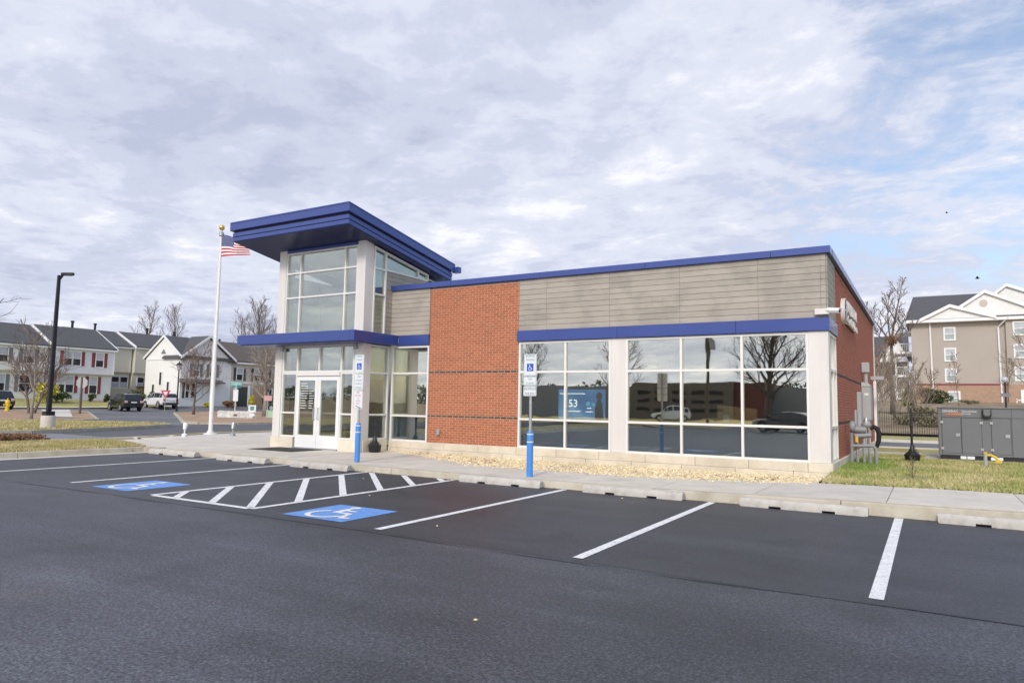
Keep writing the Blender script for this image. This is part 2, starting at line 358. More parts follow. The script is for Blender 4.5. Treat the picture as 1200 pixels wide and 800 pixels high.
def wm(o):
    m = Matrix.LocRotScale(o.location, o.rotation_euler, o.scale)
    return wm(o.parent) @ o.matrix_parent_inverse @ m if o.parent else m
def props(o, label=None, cat=None, group=None, kind=None):
    for k, v in (('label', label), ('category', cat), ('group', group), ('kind', kind)):
        if v: o[k] = v
    return o
def add(name, mb, mats, parent=None, label=None, cat=None, group=None, kind=None, smooth=False, bevel=0.0, world=True, loc=None, flip=True):
    me = bpy.data.meshes.new(name); me.from_pydata(mb.v, [], mb.f)
    if not isinstance(mats, (list, tuple)): mats = [mats]
    for m_ in mats: me.materials.append(MT[m_] if isinstance(m_, str) else m_)
    me.polygons.foreach_set('material_index', mb.m)
    if flip:
        bm = bmesh.new(); bm.from_mesh(me); bmesh.ops.recalc_face_normals(bm, faces=bm.faces); bm.to_mesh(me); bm.free()
    if smooth:
        me.polygons.foreach_set('use_smooth', [True]*len(me.polygons))
        if smooth is not True: me.set_sharp_from_angle(angle=R(smooth))
    me.update()
    o = bpy.data.objects.new(name, me); COL.objects.link(o)
    if loc: o.location = loc
    if parent:
        o.parent = parent
        if world: o.matrix_parent_inverse = wm(parent).inverted()
    if bevel:
        b = o.modifiers.new('bevel', 'BEVEL'); b.width = bevel; b.segments = 2; b.limit_method = 'ANGLE'
    return props(o, label, cat, group, kind)
def addsplit(name, mb, *a, **k):
    # one object for every separate piece of the mesh
    par = list(range(len(mb.v)))
    def find(i):
        while par[i] != i: par[i] = par[par[i]]; i = par[i]
        return i
    for f in mb.f:
        for i in f[1:]: par[find(i)] = find(f[0])
    groups = {}
    for f, m_ in zip(mb.f, mb.m): groups.setdefault(find(f[0]), []).append((f, m_))
    out = []
    for fs in groups.values():
        q = MB(); ix = {}
        for f, m_ in fs:
            for i in f:
                if i not in ix: ix[i] = len(q.v); q.v.append(mb.v[i])
            q.f.append(tuple(ix[i] for i in f)); q.m.append(m_)
        out.append(add(name, q, *a, **k))
    return out
def thing(name, loc, label, cat, group=None, rz=0.0):
    o = bpy.data.objects.new(name, None); COL.objects.link(o); o.location = loc; o.rotation_euler = (0, 0, rz); o.empty_display_size = .2
    return props(o, label, cat, group)
def kids(o): return [c for c in S.objects if c.parent == o]
def dup(root, loc, rz=0.0, label=None, group=None, scale=1.0):
    r = root.copy(); COL.objects.link(r); r.location = loc; r.rotation_euler = (0, 0, rz); r.scale = (scale,)*3
    props(r, label, None, group)
    for ch in kids(root):
        c = ch.copy(); COL.objects.link(c); c.parent = r; c.matrix_parent_inverse = ch.matrix_parent_inverse.copy()
        for g in kids(ch):
            e = g.copy(); COL.objects.link(e); e.parent = c; e.matrix_parent_inverse = g.matrix_parent_inverse.copy()
    return r
def lerp(x, xs, ys):
    if x <= xs[0]: return ys[0]
    for a, b, c, d in zip(xs, xs[1:], ys, ys[1:]):
        if x <= b: return c + (d-c)*(x-a)/(b-a)
    return ys[-1]

# ground height of the far land
def gz(x, y):
    a = lerp(-x, [42, 45, 68, 73, 80, 90, 150, 600], [0, .02, .30, .42, 1.33, 1.55, 2.2, 6])
    b = lerp(-x, [42, 45, 62, 66, 72, 90, 150, 600], [0, .02, .26, .38, .80, 1.2, 2.2, 6])
    t = min(1, max(0, (y-44)/3.0)); l = a*(1-t) + b*t
    r_ = lerp(y, [43, 50, 75, 92, 105, 300, 900], [.16, .7, 1.9, 2.7, 3.05, 5, 9])
    s_ = min(1, max(0, (x+32)/14))
    if y < 43: r_ = .16 if y > 13 else -.03
    return l*(1-s_) + r_*s_ if x < -18 else r_
def zs(x): return lerp(x, [-9, -4, 0, 4], [.125, .135, .205, .22])     # top of the kerb and sidewalk

# ------------------------------------------------------------------ setting: ground, lot, street, walks
def ground_z(x, y):
    if x > -18 and y < 43: return -.05 if y < 16.5 else (.14 if y > 17.5 else -.05+.19*(y-16.5))
    return gz(x, y) - .05
def axis(lo, hi, fine0, fine1, step):
    a = []; x = fine0
    while x <= fine1: a.append(x); x += step
    d = step; x = fine0
    left = []
    while x > lo: d *= 1.35; x -= d; left.append(x)
    d = step; x = a[-1]; right = []
    while x < hi: d *= 1.35; x += d; right.append(x)
    return left[::-1] + a + right
gx, gy = axis(-1500, 1500, -100, 40, 2.0), axis(-900, 1800, -10, 110, 2.0)
mb = MB(); mb.v = [(x, y, ground_z(x, y)) for y in gy for x in gx]; n = len(gx)
mb.f = [(j*n+i, j*n+i+1, (j+1)*n+i+1, (j+1)*n+i) for j in range(len(gy)-1) for i in range(n-1)]; mb.m = [0]*len(mb.f)
add('ground', mb, 'dryland', kind='structure', smooth=True)

def sheet(name, A, B, m, dz=.02, nu=24, nv=6, zf=None, **k):      # surface between two polylines (same length), draped
    def at(P, t):
        s_ = t*(len(P)-1); i = min(int(s_), len(P)-2); q = s_-i
        return (P[i][0]+(P[i+1][0]-P[i][0])*q, P[i][1]+(P[i+1][1]-P[i][1])*q)
    def f(u, v):
        a, b = at(A, u), at(B, u); x, y = a[0]+(b[0]-a[0])*v, a[1]+(b[1]-a[1])*v
        return (x, y, (zf or gz)(x, y)+dz)
    k.setdefault('kind', 'structure')
    return add(name, MB().grid(nu, nv, f), m, **k)
flat0 = lambda x, y: 0.0
lot = add('parking_lot', MB().grid(60, 60, lambda u, v: (-20.0+46*u, -26+38.6*v, 0.0)), 'asphalt', kind='structure')

add('bay_paving', MB().grid(40, 12, lambda u, v: (-19.6+34*u, 6.58+.03*math.sin(u*31)*(v < .01)+5.62*v, .002)), 'asphalt_bay', kind='structure')
# painted markings: parts of the lot
def strip(name, a, b, w, m='paint', z=.006):
    a, b = Vector((*a, z)), Vector((*b, z)); d = (b-a).normalized(); s_ = Vector((-d.y, d.x, 0))*w/2
    return add(name, MB().quad(a-s_, b-s_, b+s_, a+s_), m, lot)
for x, y0, y1 in ((-5.94, 6.75, 11.97), (-3.18, 6.72, 11.97), (-.43, 6.75, 11.97), (2.32, 6.75, 11.97), (5.06, 6.75, 11.97), (-13.64, 7.05, 12.25), (-16.68, 7.1, 12.35)):
    strip('parking_line', (x, y0), (x, y1), .115)
strip('aisle_line', (-8.51, 6.94), (-8.51, 11.98), .115); strip('aisle_line', (-10.97, 6.94), (-10.97, 12.1), .115)
strip('aisle_line', (-10.9125, 6.94), (-8.5675, 6.94), .115, z=.0055)
def clipstripe(c):           # a 45 degree stripe x+y=c clipped to the access aisle
    pts = []
    for q in (c-.085, c+.085):
        x0, x1 = -10.9, -8.58
        ya, yb = q-x0, q-x1
        x0_, x1_ = x0, x1
        if ya > 12.0: x0_ = q-12.0
        if yb < 7.01: x1_ = q-7.01
        pts.append(((x0_, q-x0_, .006), (x1_, q-x1_, .006)))
    (a, b), (c_, d) = pts
    return a, b, d, c_
for c in (-3.40, -2.50, -1.62, -.70, .28, 1.22, 2.15, 3.10):
    add('hatch_stripe', MB().quad(*clipstripe(c)), 'paint', lot)
def stroke(mb, pts, w, o, u, v, m=0):
    P = [Vector(p) for p in pts]; nn = Vector(u).cross(Vector(v)).normalized()
    for i, (a, b) in enumerate(zip(P, P[1:])):
        mb.layer = getattr(mb, 'layer', 0)+1; lift = nn*.00012*mb.layer
        d = (b-a).normalized(); n_ = Vector((-d.y, d.x))*w/2
        a_, b_ = a - d*w*.25*(i > 0), b
        mb.quad(*[tuple(Vector(o)+lift+Vector(u)*q.x+Vector(v)*q.y) for q in (a_-n_, b_-n_, b_+n_, a_+n_)], m=m)
def isa(mb, o, u, v, m=0, k=1.0):
    mb.quad(*[tuple(Vector(o)+Vector(u)*(.40+.075*math.cos(t*math.pi/6))+Vector(v)*(.87+.075*math.sin(t*math.pi/6))) for t in range(12)], m=m)
    stroke(mb, [(.41, .78), (.435, .47)], .10*k, o, u, v, m)
    stroke(mb, [(.43, .64), (.63, .64)], .06*k, o, u, v, m)
    stroke(mb, [(.40, .475), (.665, .475), (.79, .19), (.90, .225)], .075*k, o, u, v, m)
    stroke(mb, [(.455+.255*math.cos(R(t)), .335+.255*math.sin(R(t))) for t in range(128, 345, 12)], .07*k, o, u, v, m)
for x0, x1, y0, y1 in ((-7.80, -6.66, 6.87, 8.01), (-12.82, -11.72, 6.97, 8.2)):
    f = add('accessible_field', MB().quad((x0, y0, .006), (x1, y0, .006), (x1, y1, .006), (x0, y1, .006)), 'paint_blue', lot)
    mb = MB(); isa(mb, (x0, y0, .010), (x1-x0, 0, 0), (0, y1-y0, 0)); add('accessible_symbol', mb, 'paint', f, flip=False)
# sealed seams across the lot
for pts in ([(-20, 6.3), (-13, 6.52), (-8, 6.60), (-3, 6.50), (2, 6.60), (8, 6.55), (15, 6.6)],):
    mb = MB()
    for (ax, ay), (bx, by) in zip(pts, pts[1:]):
        mb.grid(14, 1, lambda u, v: (ax+(bx-ax)*u, ay+(by-ay)*u+(v-.5)*(.018+.016*math.sin(u*17+ax))+.02*math.sin(u*9+ax), .0045))
    add('asphalt_seam', mb, mat('seam_asphalt', (.034, .036, .045), .6, var=.3, scale=12, bump=.6, bscale=70), lot)

# kerb and sidewalk
ky = lambda x: lerp(-x, [9, 19], [12.06, 12.42])
kerb = add('kerb', MB().grid(30, 1, lambda u, v: (-19.6+33*u, ky(-19.6+33*u)+.16+.02*v, -.02 if v < .5 else -.021)), 'kerb', kind='structure')
xs_ = [-19.4+i*3.03 for i in range(11)]
for a, b in zip(xs_, xs_[1:]):
    a += .004; b -= .004; mb = MB()
    y0, y1 = ky(a), ky(b)
    mb.hexa([(a, y0-.03, -.05), (b, y1-.03, -.05), (b, y1+.17, -.05), (a, y0+.17, -.05)], [(a, y0+.015, zs(a)), (b, y1+.015, zs(b)), (b, y1+.17, zs(b)+.003), (a, y0+.17, zs(a)+.003)])
    add('kerb_segment', mb, 'kerb', kerb, bevel=.018)
# left kerb with its gutter, turning into the front kerb
yl = [3.0+i*3.0 for i in range(-8, 4)]
left = add('side_kerb', MB().grid(1, 12, lambda u, v: (-20.14+.1*u, -21+33.0*v, -.03)), 'kerb', kind='structure')
for a, b in zip(yl, yl[1:]):
    add('kerb_segment', MB().hexa([(-20.17, a+.004, -.05), (-19.96, a+.004, -.05), (-19.96, b-.004, -.05), (-20.17, b-.004, -.05)], [(-20.17, a+.004, .150), (-20.02, a+.004, .146), (-20.02, b-.004, .146), (-20.17, b-.004, .150)]), 'kerb', left, bevel=.018)
pc = [(-20.0, 12.0), (-19.96, 12.3), (-19.75, 12.44), (-19.41, 12.45)]
mb = MB()
for (ax, ay), (bx, by) in zip(pc, pc[1:]):
    d = Vector((bx-ax, by-ay)).normalized(); n_ = Vector((-d.y, d.x))*.18
    mb.hexa([(ax, ay, -.05), (bx, by, -.05), (bx+n_.x, by+n_.y, -.05), (ax+n_.x, ay+n_.y, -.05)][::-1], [(ax, ay, .146), (bx, by, .142), (bx+n_.x, by+n_.y, .149), (ax+n_.x, ay+n_.y, .149)][::-1])
add('kerb_corner', mb, 'kerb', left)
add('gutter_pan', MB().grid(1, 40, lambda u, v: (-19.97+.36*u, -21+33.35*v, .005)), 'gutter', left)

# sidewalk slabs: front walk between kerb and gravel, plaza round the tower
side = add('sidewalk', MB().grid(60, 1, lambda u, v: (-19.0+32*u, ky(-19+32*u)+.19+v*1.6, zs(-19+32*u)-.03)), 'plank_edge', kind='structure')
back = lambda x: lerp(x, [-14.3, -13.4, -12, -9.25, -5.4, -2.6, -1.9, 6], [16.5, 16.05, 15.45, 14.0, 14.0, 14.46, 14.85, 14.9])
def slab(x0, x1, y0f, y1f, m='concrete', par=None, z=None):
    g = .006; z_ = z or (lambda x, y: zs(x))
    nx = max(1, int((x1-x0)/.6)); mb = MB()
    mb.grid(nx, 1, lambda u, v: ((x := x0+g+(x1-x0-2*g)*u), (y := (y0f(x)+g if v < .5 else y1f(x)-g)), z_(x, y)))
    o = len(mb.v); top = mb.v[:]
    mb.grid(nx, 1, lambda u, v: ((x := x0+g+(x1-x0-2*g)*u), (y0f(x)+g if v < .5 else y1f(x)-g), z_(x, 0)-.08))
    ring = [*range(nx+1), 2*nx+1, *range(2*nx, nx, -1)]
    ring = list(range(nx+1)) + list(range(2*nx+1, nx, -1))
    for a, b in zip(ring, ring[1:]+ring[:1]): mb.f.append((a, b, b+o, a+o)); mb.m.append(0)
    add('slab', mb, m, par or side)
fy = lambda x: ky(x)+.172
xj = [-14.2, -12.9, -11.45, -9.75, -7.9, -6.1, -4.28, -2.56, -.6, 1.2, 3.0, 4.8, 6.6, 8.4, 10.2, 12]
for a, b in zip(xj, xj[1:]): slab(a, b, fy, back)
plaza = add('plaza', MB().grid(6, 6, lambda u, v: (-27.0+12.8*u, 13.4+9.4*v, .07)), 'plank_edge', kind='structure')
rows = [12.62, 14.0, 15.28]
lft = lambda y: lerp(y, [12.6, 13.2, 15.3, 17, 19.3, 24], [-20.4, -22.9, -25.0, -25.9, -26.6, -26.5])
for j in range(2):
    y0, y1 = rows[j], rows[j+1]
    xa = [lft((y0+y1)/2)+.15, -22.0, -20.1, -18.2, -16.2, -14.2]
    for a, b in zip(xa, xa[1:]):
        slab(a, b, (lambda x, y0=y0: max(y0, fy(x)) if x > -19.2 and y0 < 12.7 else (12.66 if y0 < 12.7 else y0)), (lambda x, y1=y1: y1), 'concrete', plaza, lambda x, y: .130)
for j, (y0, y1) in enumerate(((15.28, 17.2), (17.2, 19.2), (19.2, 21.2), (21.2, 23.2), (23.2, 25.2))):
    xa = [lft((y0+y1)/2), -23.4, -21.5, -19.6, -17.99]
    for a, b in zip(xa, xa[1:]): slab(a, b, (lambda x, y0=y0: y0), (lambda x, y1=y1: y1), 'concrete', plaza, lambda x, y: .130)

# planted strips, lawns, gravel bed
leftz = lambda x, y: .135 + .05*math.sin(max(0, min(1, (-20.2-x)/4.5))*math.pi)
sheet('lawn', [(-20.17, -20), (-20.17, 11.9), (-20.2, 12.55)], [(-24.6, -20), (-24.4, 11.9), (-23.1, 13.15)], 'lawn', 0, 40, 10, leftz)
sheet('gravel_bed', [(x, back(x)-.01) for x in (-14.25, -13.4, -12.6, -12, -10.6, -9.25, -7, -5.4, -4, -2.6, -1.87)], [(x, 16.55) for x in (-14.25, -13.4, -12.6, -12, -10.6, -9.25, -7, -5.4, -4, -2.6, -1.87)], 'gravel', 0, 40, 6, lambda x, y: zs(x)-.03)
rz_ = lambda x, y: zs(x)+.012+.05*min(1, max(0, (y-14.9)/2)) - .05*min(1, max(0, (y-21)/3))
sheet('right_lawn', [(-1.85, 14.86), (1, 14.91), (5, 14.91), (14, 14.91)], [(-1.85, 25.7), (1, 25.7), (5, 25.7), (14, 25.7)], 'lawn_green', 0, 40, 30, rz_)
add('lawn_edging', MB().hexa([(-1.875, 14.8, .1), (-1.855, 14.8, .1), (-1.855, 16.5, .1), (-1.875, 16.5, .1)], [(-1.875, 14.8, .20), (-1.855, 14.8, .20), (-1.855, 16.5, .22), (-1.875, 16.5, .22)]), 'black', kind='structure')
sheet('back_walk', [(-1.84, 25.75), (14, 25.75)], [(-1.84, 27.2), (14, 27.2)], 'concrete', .215, 10, 2, flat0)
sheet('verge', [(-1.84, 27.2), (14, 27.2)], [(-1.84, 30.2), (14, 30.2)], 'lawn_green', .21, 10, 4, flat0)
add('lane_kerb', MB().box(-3, 14, 30.2, 30.36, 0, .26).box(-8, 14, 37.0, 37.16, 0, .30), 'gutter', kind='structure')
sheet('service_lane', [(-8, 30.36), (40, 30.36)], [(-8, 37.0), (40, 37.0)], 'mid_asphalt', .17, 10, 4, flat0)
sheet('far_verge', [(-14, 37.16), (40, 37.16)], [(-14, 44.6), (40, 44.6)], 'lawn_green', .23, 20, 6, flat0)
sheet('mulch_bank', [(-14, 44.6), (45, 44.6)], [(-14, 62), (45, 62)], 'dryland', .06, 30, 16)
add('equipment_pad', MB().box(-.15, 6, 23.45, 25.5, .05, .235), 'concrete', kind='structure', bevel=.01)

# the street on the left, its islands and the back street
sheet('street', [(-28.4, -40), (-28.4, 16), (-28.4, 20), (-28.2, 60), (-28, 160)], [(-40, -40), (-38.2, 16), (-38.4, 26), (-38.2, 60), (-38, 160)], 'street', .0, 60, 6, flat0)
sheet('driveway', [(-24.4, 11.95), (-24.9, 13.5), (-25.4, 15.7)], [(-34.6, 11.0), (-34.6, 13.5), (-34.3, 16.1)], 'old_asphalt', .006, 10, 16, flat0)
sheet('driveway_apron', [(-25.5, 15.6), (-26.4, 17.4), (-27.0, 19.3), (-26.7, 24), (-26.6, 60)], [(-28.2, 15.6), (-28.3, 17.4), (-28.42, 19.3), (-28.42, 24), (-28.42, 60)], 'gutter', .008, 30, 4, flat0)
sheet('street_verge', [(-24.5, 13.5), (-26.3, 19.6), (-26.5, 24), (-26.5, 60)], [(-24.6, 13.55), (-26.9, 19.6), (-27.3, 24), (-27.3, 60)], 'lawn', .16, 30, 2, flat0)
def kerbed(name, pts, m, h=.14, kw=.16, dz=.0, closed=True):
    # an island: kerb ring (parts) with a planted top
    zf = lambda x, y: max(0, gz(x, y)) + h
    top = bmesh.new(); vs = [top.verts.new((x, y, 0)) for x, y in pts]; top.faces.new(vs)
    bmesh.ops.triangulate(top, faces=top.faces[:])
    for _ in range(4):
        bmesh.ops.subdivide_edges(top, edges=[e for e in top.edges if e.calc_length() > 2.5], cuts=1); bmesh.ops.triangulate(top, faces=top.faces[:])
    mb = MB(); top.verts.ensure_lookup_table()
    cx, cy_ = sum(p[0] for p in pts)/len(pts), sum(p[1] for p in pts)/len(pts)
    mb.v = [(v.co.x, v.co.y, zf(v.co.x, v.co.y)+dz) for v in top.verts]; mb.f = [tuple(v.index for v in f.verts) for f in top.faces]; mb.m = [0]*len(mb.f); top.free()
    o = add(name, mb, m, kind='structure')
    for (ax, ay), (bx, by) in zip(pts, pts[1:]+pts[:1]):
        d = Vector((bx-ax, by-ay)); n_ = Vector((d.y, -d.x)).normalized()*kw
        k = max(1, int(d.length/6))
        for i in range(k):
            p, q = Vector((ax, ay))+d*(i/k), Vector((ax, ay))+d*((i+1)/k)
            zp, zq = zf(*p)+.012, zf(*q)+.012
            add('kerb_segment', MB().hexa([(p.x, p.y, zp-.3), (q.x, q.y, zq-.3), (q.x+n_.x, q.y+n_.y, zq-.3), (p.x+n_.x, p.y+n_.y, zp-.3)][::-1], [(p.x, p.y, zp), (q.x, q.y, zq), (q.x+n_.x, q.y+n_.y, zq), (p.x+n_.x, p.y+n_.y, zp)][::-1]), 'kerb', o)
    return o
# counter-clockwise outlines
kerbed('grass_island', [(-32.6, -20), (-32.7, 15.1), (-33.6, 17.8), (-35.4, 21.6), (-37.3, 24.4), (-38.6, 24.9), (-42.5, 23.2), (-45.6, 19.5), (-46, -20)], 'lawn', .15)
kerbed('planting_island', [(-47.4, -20), (-47.2, 20.4), (-46.6, 24.4), (-47.2, 25.7), (-52.5, 28.3), (-63, 33.4), (-66.5, 33.6), (-67, 30), (-67, -20)], 'mulch', .13)
kerbed('mulch_island', [(-39.6, 28.0), (-38.2, 29.6), (-38, 34), (-38, 90), (-61.5, 90), (-62.5, 46), (-62, 42.5), (-60, 39.8), (-48.6, 32.7), (-41.5, 28.2)], 'mulch', .13)
def lay(name, pts, m, dz):
    top = bmesh.new(); top.faces.new([top.verts.new((x, y, 0)) for x, y in pts]); bmesh.ops.triangulate(top, faces=top.faces[:])
    for _ in range(4):
        bmesh.ops.subdivide_edges(top, edges=[e for e in top.edges if e.calc_length() > 2.5], cuts=1); bmesh.ops.triangulate(top, faces=top.faces[:])
    mb = MB(); top.verts.ensure_lookup_table(); top.verts.index_update()
    mb.v = [(v.co.x, v.co.y, max(0, gz(v.co.x, v.co.y))+dz) for v in top.verts]; mb.f = [tuple(v.index for v in f.verts) for f in top.faces]; mb.m = [0]*len(mb.f); top.free()
    return add(name, mb, m, kind='structure')
lay('side_street', [(-38.3, 24.0), (-38.3, 30.5), (-62, 46), (-62.5, 90), (-73.0, 90), (-73.0, -20), (-66.9, -20), (-66.9, 30), (-46, 24.5), (-42, 24)], 'mid_asphalt', .02)
lay('median_gap', [(-45.4, -20), (-47.6, -20), (-47.6, 24), (-46.5, 25.6), (-42, 24), (-45.4, 20)], 'mulch', .015)
lay('footpath', [(-51.0, 24.6), (-49.5, 25.4), (-66.9, 34.0), (-66.9, 31.6)], 'gutter', .165)
lay('back_kerb', [(-73.0, -20), (-73.0, 110), (-73.45, 110), (-73.45, -20)], 'gutter', .14)
lay('front_gardens', [(-73.45, -20), (-73.45, 110), (-83, 110), (-83, -20)], 'lawn_green', .035)

# ------------------------------------------------------------------ the bank building
B = thing('bank_building', (-8, 20, .15), 'low brick bank with a tall glass entrance tower under a slanted blue roof', 'bank building')
XR, YF, XT, YT, XL = -1.85, 16.56, -14.28, 15.30, -17.96
def P(name, mb, m, parent=None, **k): return add(name, mb, m, parent or B, **k)
def PS(name, mb, m, parent=None, **k): return addsplit(name, mb, m, parent or B, **k)

# cast stone base: an upper course of blocks and a lower, half-bond course
def base_course(run, joints, z0, z1, dep):
    for a, b in zip(joints, joints[1:]):
        a_, b_ = a+.004, b-.004
        P('base_stone', MB().box(*((a_, b_, run-dep, run+.1) if True else ()), z0, z1), 'stone', bevel=.008)
jt = [-14.2, -13.35, -12.13, -10.92, -9.68, -8.46, -7.24, -6.01, -4.78, -3.55, -2.30, -1.80]
base_course(YF, jt, .235, .435, .055)
jb = [-14.2, -12.7, -11.45, -10.1, -8.85, -7.6, -6.35, -5.1, -3.85, -2.6, -1.79]
base_course(YF, jb, .02, .231, .075)
for i in range(11):          # side wall base
    a, b = 16.62+i*1.335, 16.62+(i+1)*1.335
    P('base_stone', MB().box(XR-.1, XR+.055, a+.004, b-.004, .05, .435), 'stone', bevel=.008)
for a, b in ((-18.0, -17.0), (-15.08, -14.24)):
    P('base_stone', MB().box(a, b, YT-.05, YT+.12, .10, .46), 'stone', bevel=.008)
P('base_stone', MB().box(XT-.1, XT+.05, YT+.12, YF-.08, .10, .46), 'stone', bevel=.008)

# brick walls: every brick is geometry, proud of the mortar
def bricks(mb, u0, u1, z0, z1, f, dark_z=(), bl=.2032, bh=.0677, mort=.0125, deep=0.0):
    rng = random.Random(3); k = 0; z = z0
    while z + bh*.6 < z1:
        zt = min(z+bh-mort, z1)
        dark = any(abs((z+zt)/2 - d) < bh*.5 for d in dark_z)
        u = u0 - (bl/2 if k % 2 else 0)
        while u < u1-.01:
            a, b = max(u, u0)+mort*.7, min(u+bl, u1)-mort*.7
            if b-a > .02:
                p = rng.uniform(.005, .0085) + deep - (.004 if dark else 0)
                q = [f(a, p, z), f(b, p, z), f(b, p, zt), f(a, p, zt), f(a, -.002, z), f(b, -.002, z), f(b, -.002, zt), f(a, -.002, zt)]
                mb._a(q, [(0,1,2,3), (0,4,5,1), (2,6,7,3), (1,5,6,2), (3,7,4,0)], 1 if dark else 0)
            u += bl
        z += bh; k += 1
w1 = P('brick_wall', MB().box(-12.76, -9.68, YF, YF+.22, .435, 5.0), 'mortar')
mb = MB(); bricks(mb, -12.77, -9.67, .437, 5.0, lambda u, p, z: (u, YF-p, z), (1.185, 2.50))
add('brickwork', mb, ['brick', 'brick_dark'], w1, kind='stuff')
mb = MB(); bricks(mb, YF, YF+.22, .437, 3.3, lambda u, p, z: (-9.68+p, u, z)); add('brickwork', mb, ['brick', 'brick_dark'], w1, kind='stuff')
w2 = P('brick_wall', MB().box(XR-.22, XR, 18.06, 31.3, .435, 5.0), mat('side_mortar', (.25, .13, .09), .9, var=.08, scale=20))
mb = MB(); bricks(mb, 18.05, 31.31, .437, 5.0, lambda u, p, z: (XR+p, u, z), (1.25, 2.45), mort=.015, deep=.004)
add('brickwork', mb, ['brick_side', 'brick_dark'], w2, kind='stuff')
P('corner_trim', MB().box(XR-.06, XR+.04, 31.31, 31.5, .3, 5.02), 'pier')
PS('rear_wall', MB().box(XL, XR-.23, 31.1, 31.3, .2, 5.0).box(XL, XL+.2, 19.4, 31.1, .2, 5.0), 'siding_tan')

# fibre cement planks over the windows, on the return and on the tower
def cladding(name, boxf, us, z0, z1, rows=10):
    c = P('cladding', boxf(us[0], us[-1], z0, z1, .0, .10), 'plank_edge')
    h = (z1-z0)/rows
    for i in range(rows):
        for a, b in zip(us, us[1:]):
            add('plank', boxf(a+.0022, b-.0022, z0+i*h+.0045, z0+(i+1)*h-.0035, -.018, .004), 'plank', c, bevel=.003)
fx = lambda a, b, z0, z1, d0, d1: MB().box(a, b, YF+d0, YF+d1, z0, z1)
cladding('front', fx, [-9.675, -8.82, -6.98, -5.14, -3.30, -1.97, XR-.012], 3.61, 5.03)
cladding('left', fx, [-14.27, -12.775], 3.63, 5.03)
fs = lambda a, b, z0, z1, d0, d1: MB().box(XR-d1, XR-d0, a, b, z0, z1)
cladding('return', fs, [YF+.005, 18.04], 3.61, 5.03)
ft = lambda a, b, z0, z1, d0, d1: MB().box(XT-d1, XT-d0, a, b, z0, z1)
cladding('tower', ft, [16.22, 17.6, 19.0], 3.63, 5.62, 14)

# parapet coping and roof
for a, b in ((-14.27, -12.0), (-12.0, -9.0), (-9.0, -6.0), (-6.0, -3.0), (-3.0, XR+.10)): P('coping', MB().box(a, b-.006, YF-.09, YF+.35, 5.032, 5.19), 'blue', bevel=.006)
for a, b in ((YF+.354, 20), (20, 23.2), (23.2, 26.4), (26.4, 29.6), (29.6, 31.45)): P('coping', MB().box(XR-.35, XR+.10, a, b-.006, 5.032, 5.19), 'blue', bevel=.006)
P('coping_shadow_strip', MB().box(XR-.30, XR+.05, YF+.02, 31.4, 5.003, 5.03), 'black')  # black strip stands in for the shadow under the side coping
P('roof', MB().box(XL, XR-.36, YF+.36, 31.1, 4.80, 4.93), 'roof_gravel')
# blue fascia above the shop front, its return and the tower link
for a, b in ((-9.70, -6.75), (-6.75, -3.8), (-3.8, XR+.055)): P('fascia', MB().box(a, b-.005, YF-.075, YF+.12, 3.315, 3.605), 'blue', bevel=.007)
P('fascia', MB().box(XR-.1, XR+.053, YF+.125, 18.05, 3.315, 3.603), 'blue', bevel=.01)
P('fascia', MB().box(-13.93, -12.775, YF-.055, YF+.1, 3.315, 3.622), 'blue', bevel=.01)

# ---- windows
def window(axis, pos, us, vs, fw_=.05, dep=.10, proud=.0, glasses=None, m='alum', name='window', skip=(), label=None):
    """axis 'x': plane y=pos, u along x.  axis 'y': plane x=pos, u along y (faces +x)."""
    def bx(mb, a, b, c, d, p0, p1):
        return mb.box(a, b, pos+p0, pos+p1, c, d) if axis == 'x' else mb.box(pos-p1, pos-p0, a, b, c, d)
    mb = MB(); h = fw_/2
    for u in us: bx(mb, u-h, u+h, vs[0]-h, vs[-1]+h, -proud, dep)
    for v in vs:
        for a, b in zip(us, us[1:]): bx(mb, a+h, b-h, v-h, v+h, -proud+.002, dep-.002)
    o = P(name, mb, m, label=label)
    for i, (a, b) in enumerate(zip(us, us[1:])):
        for j, (c, d) in enumerate(zip(vs, vs[1:])):
            if (i, j) in skip: continue
            g = glasses[j] if glasses else 'glass'
            q = MB(); bx(q, a+h-.004, b-h+.004, c+h-.004, d-h+.004, .040, .050)
            add('pane', q, g, o)
    return o
GL = ['glass_low', 'glass', 'glass']
vs = [.455, 1.195, 2.475, 3.275]
window('x', YF, [-9.64, -8.24, -6.97], vs, .055, .11, .012, GL)
window('x', YF, [-6.51, -5.12, -3.69, -2.275], vs, .055, .11, .012, GL)
window('x', YF, [-14.18, -12.80], vs, .055, .11, .012, GL)
window('y', XR, [16.86, 17.50, 18.02], vs, .055, .11, .012, GL)
P('pier', MB().box(-6.94, -6.538, YF-.012, YF+.25, .437, 3.312), 'pier', bevel=.006)
P('pier', MB().box(-2.247, XR+.012, YF-.02, YF+.27, .437, 3.312), 'pier', bevel=.008)
for z0, z1, y in ((.437, 1.19, 1.15),):      # pale blind fabric behind the lowest panes
    PS('privacy_film', MB().box(-9.6, -2.3, YF+.16, YF+.165, .44, 1.17).box(-14.15, -12.83, YF+.16, YF+.165, .44, 1.17), 'spandrel')

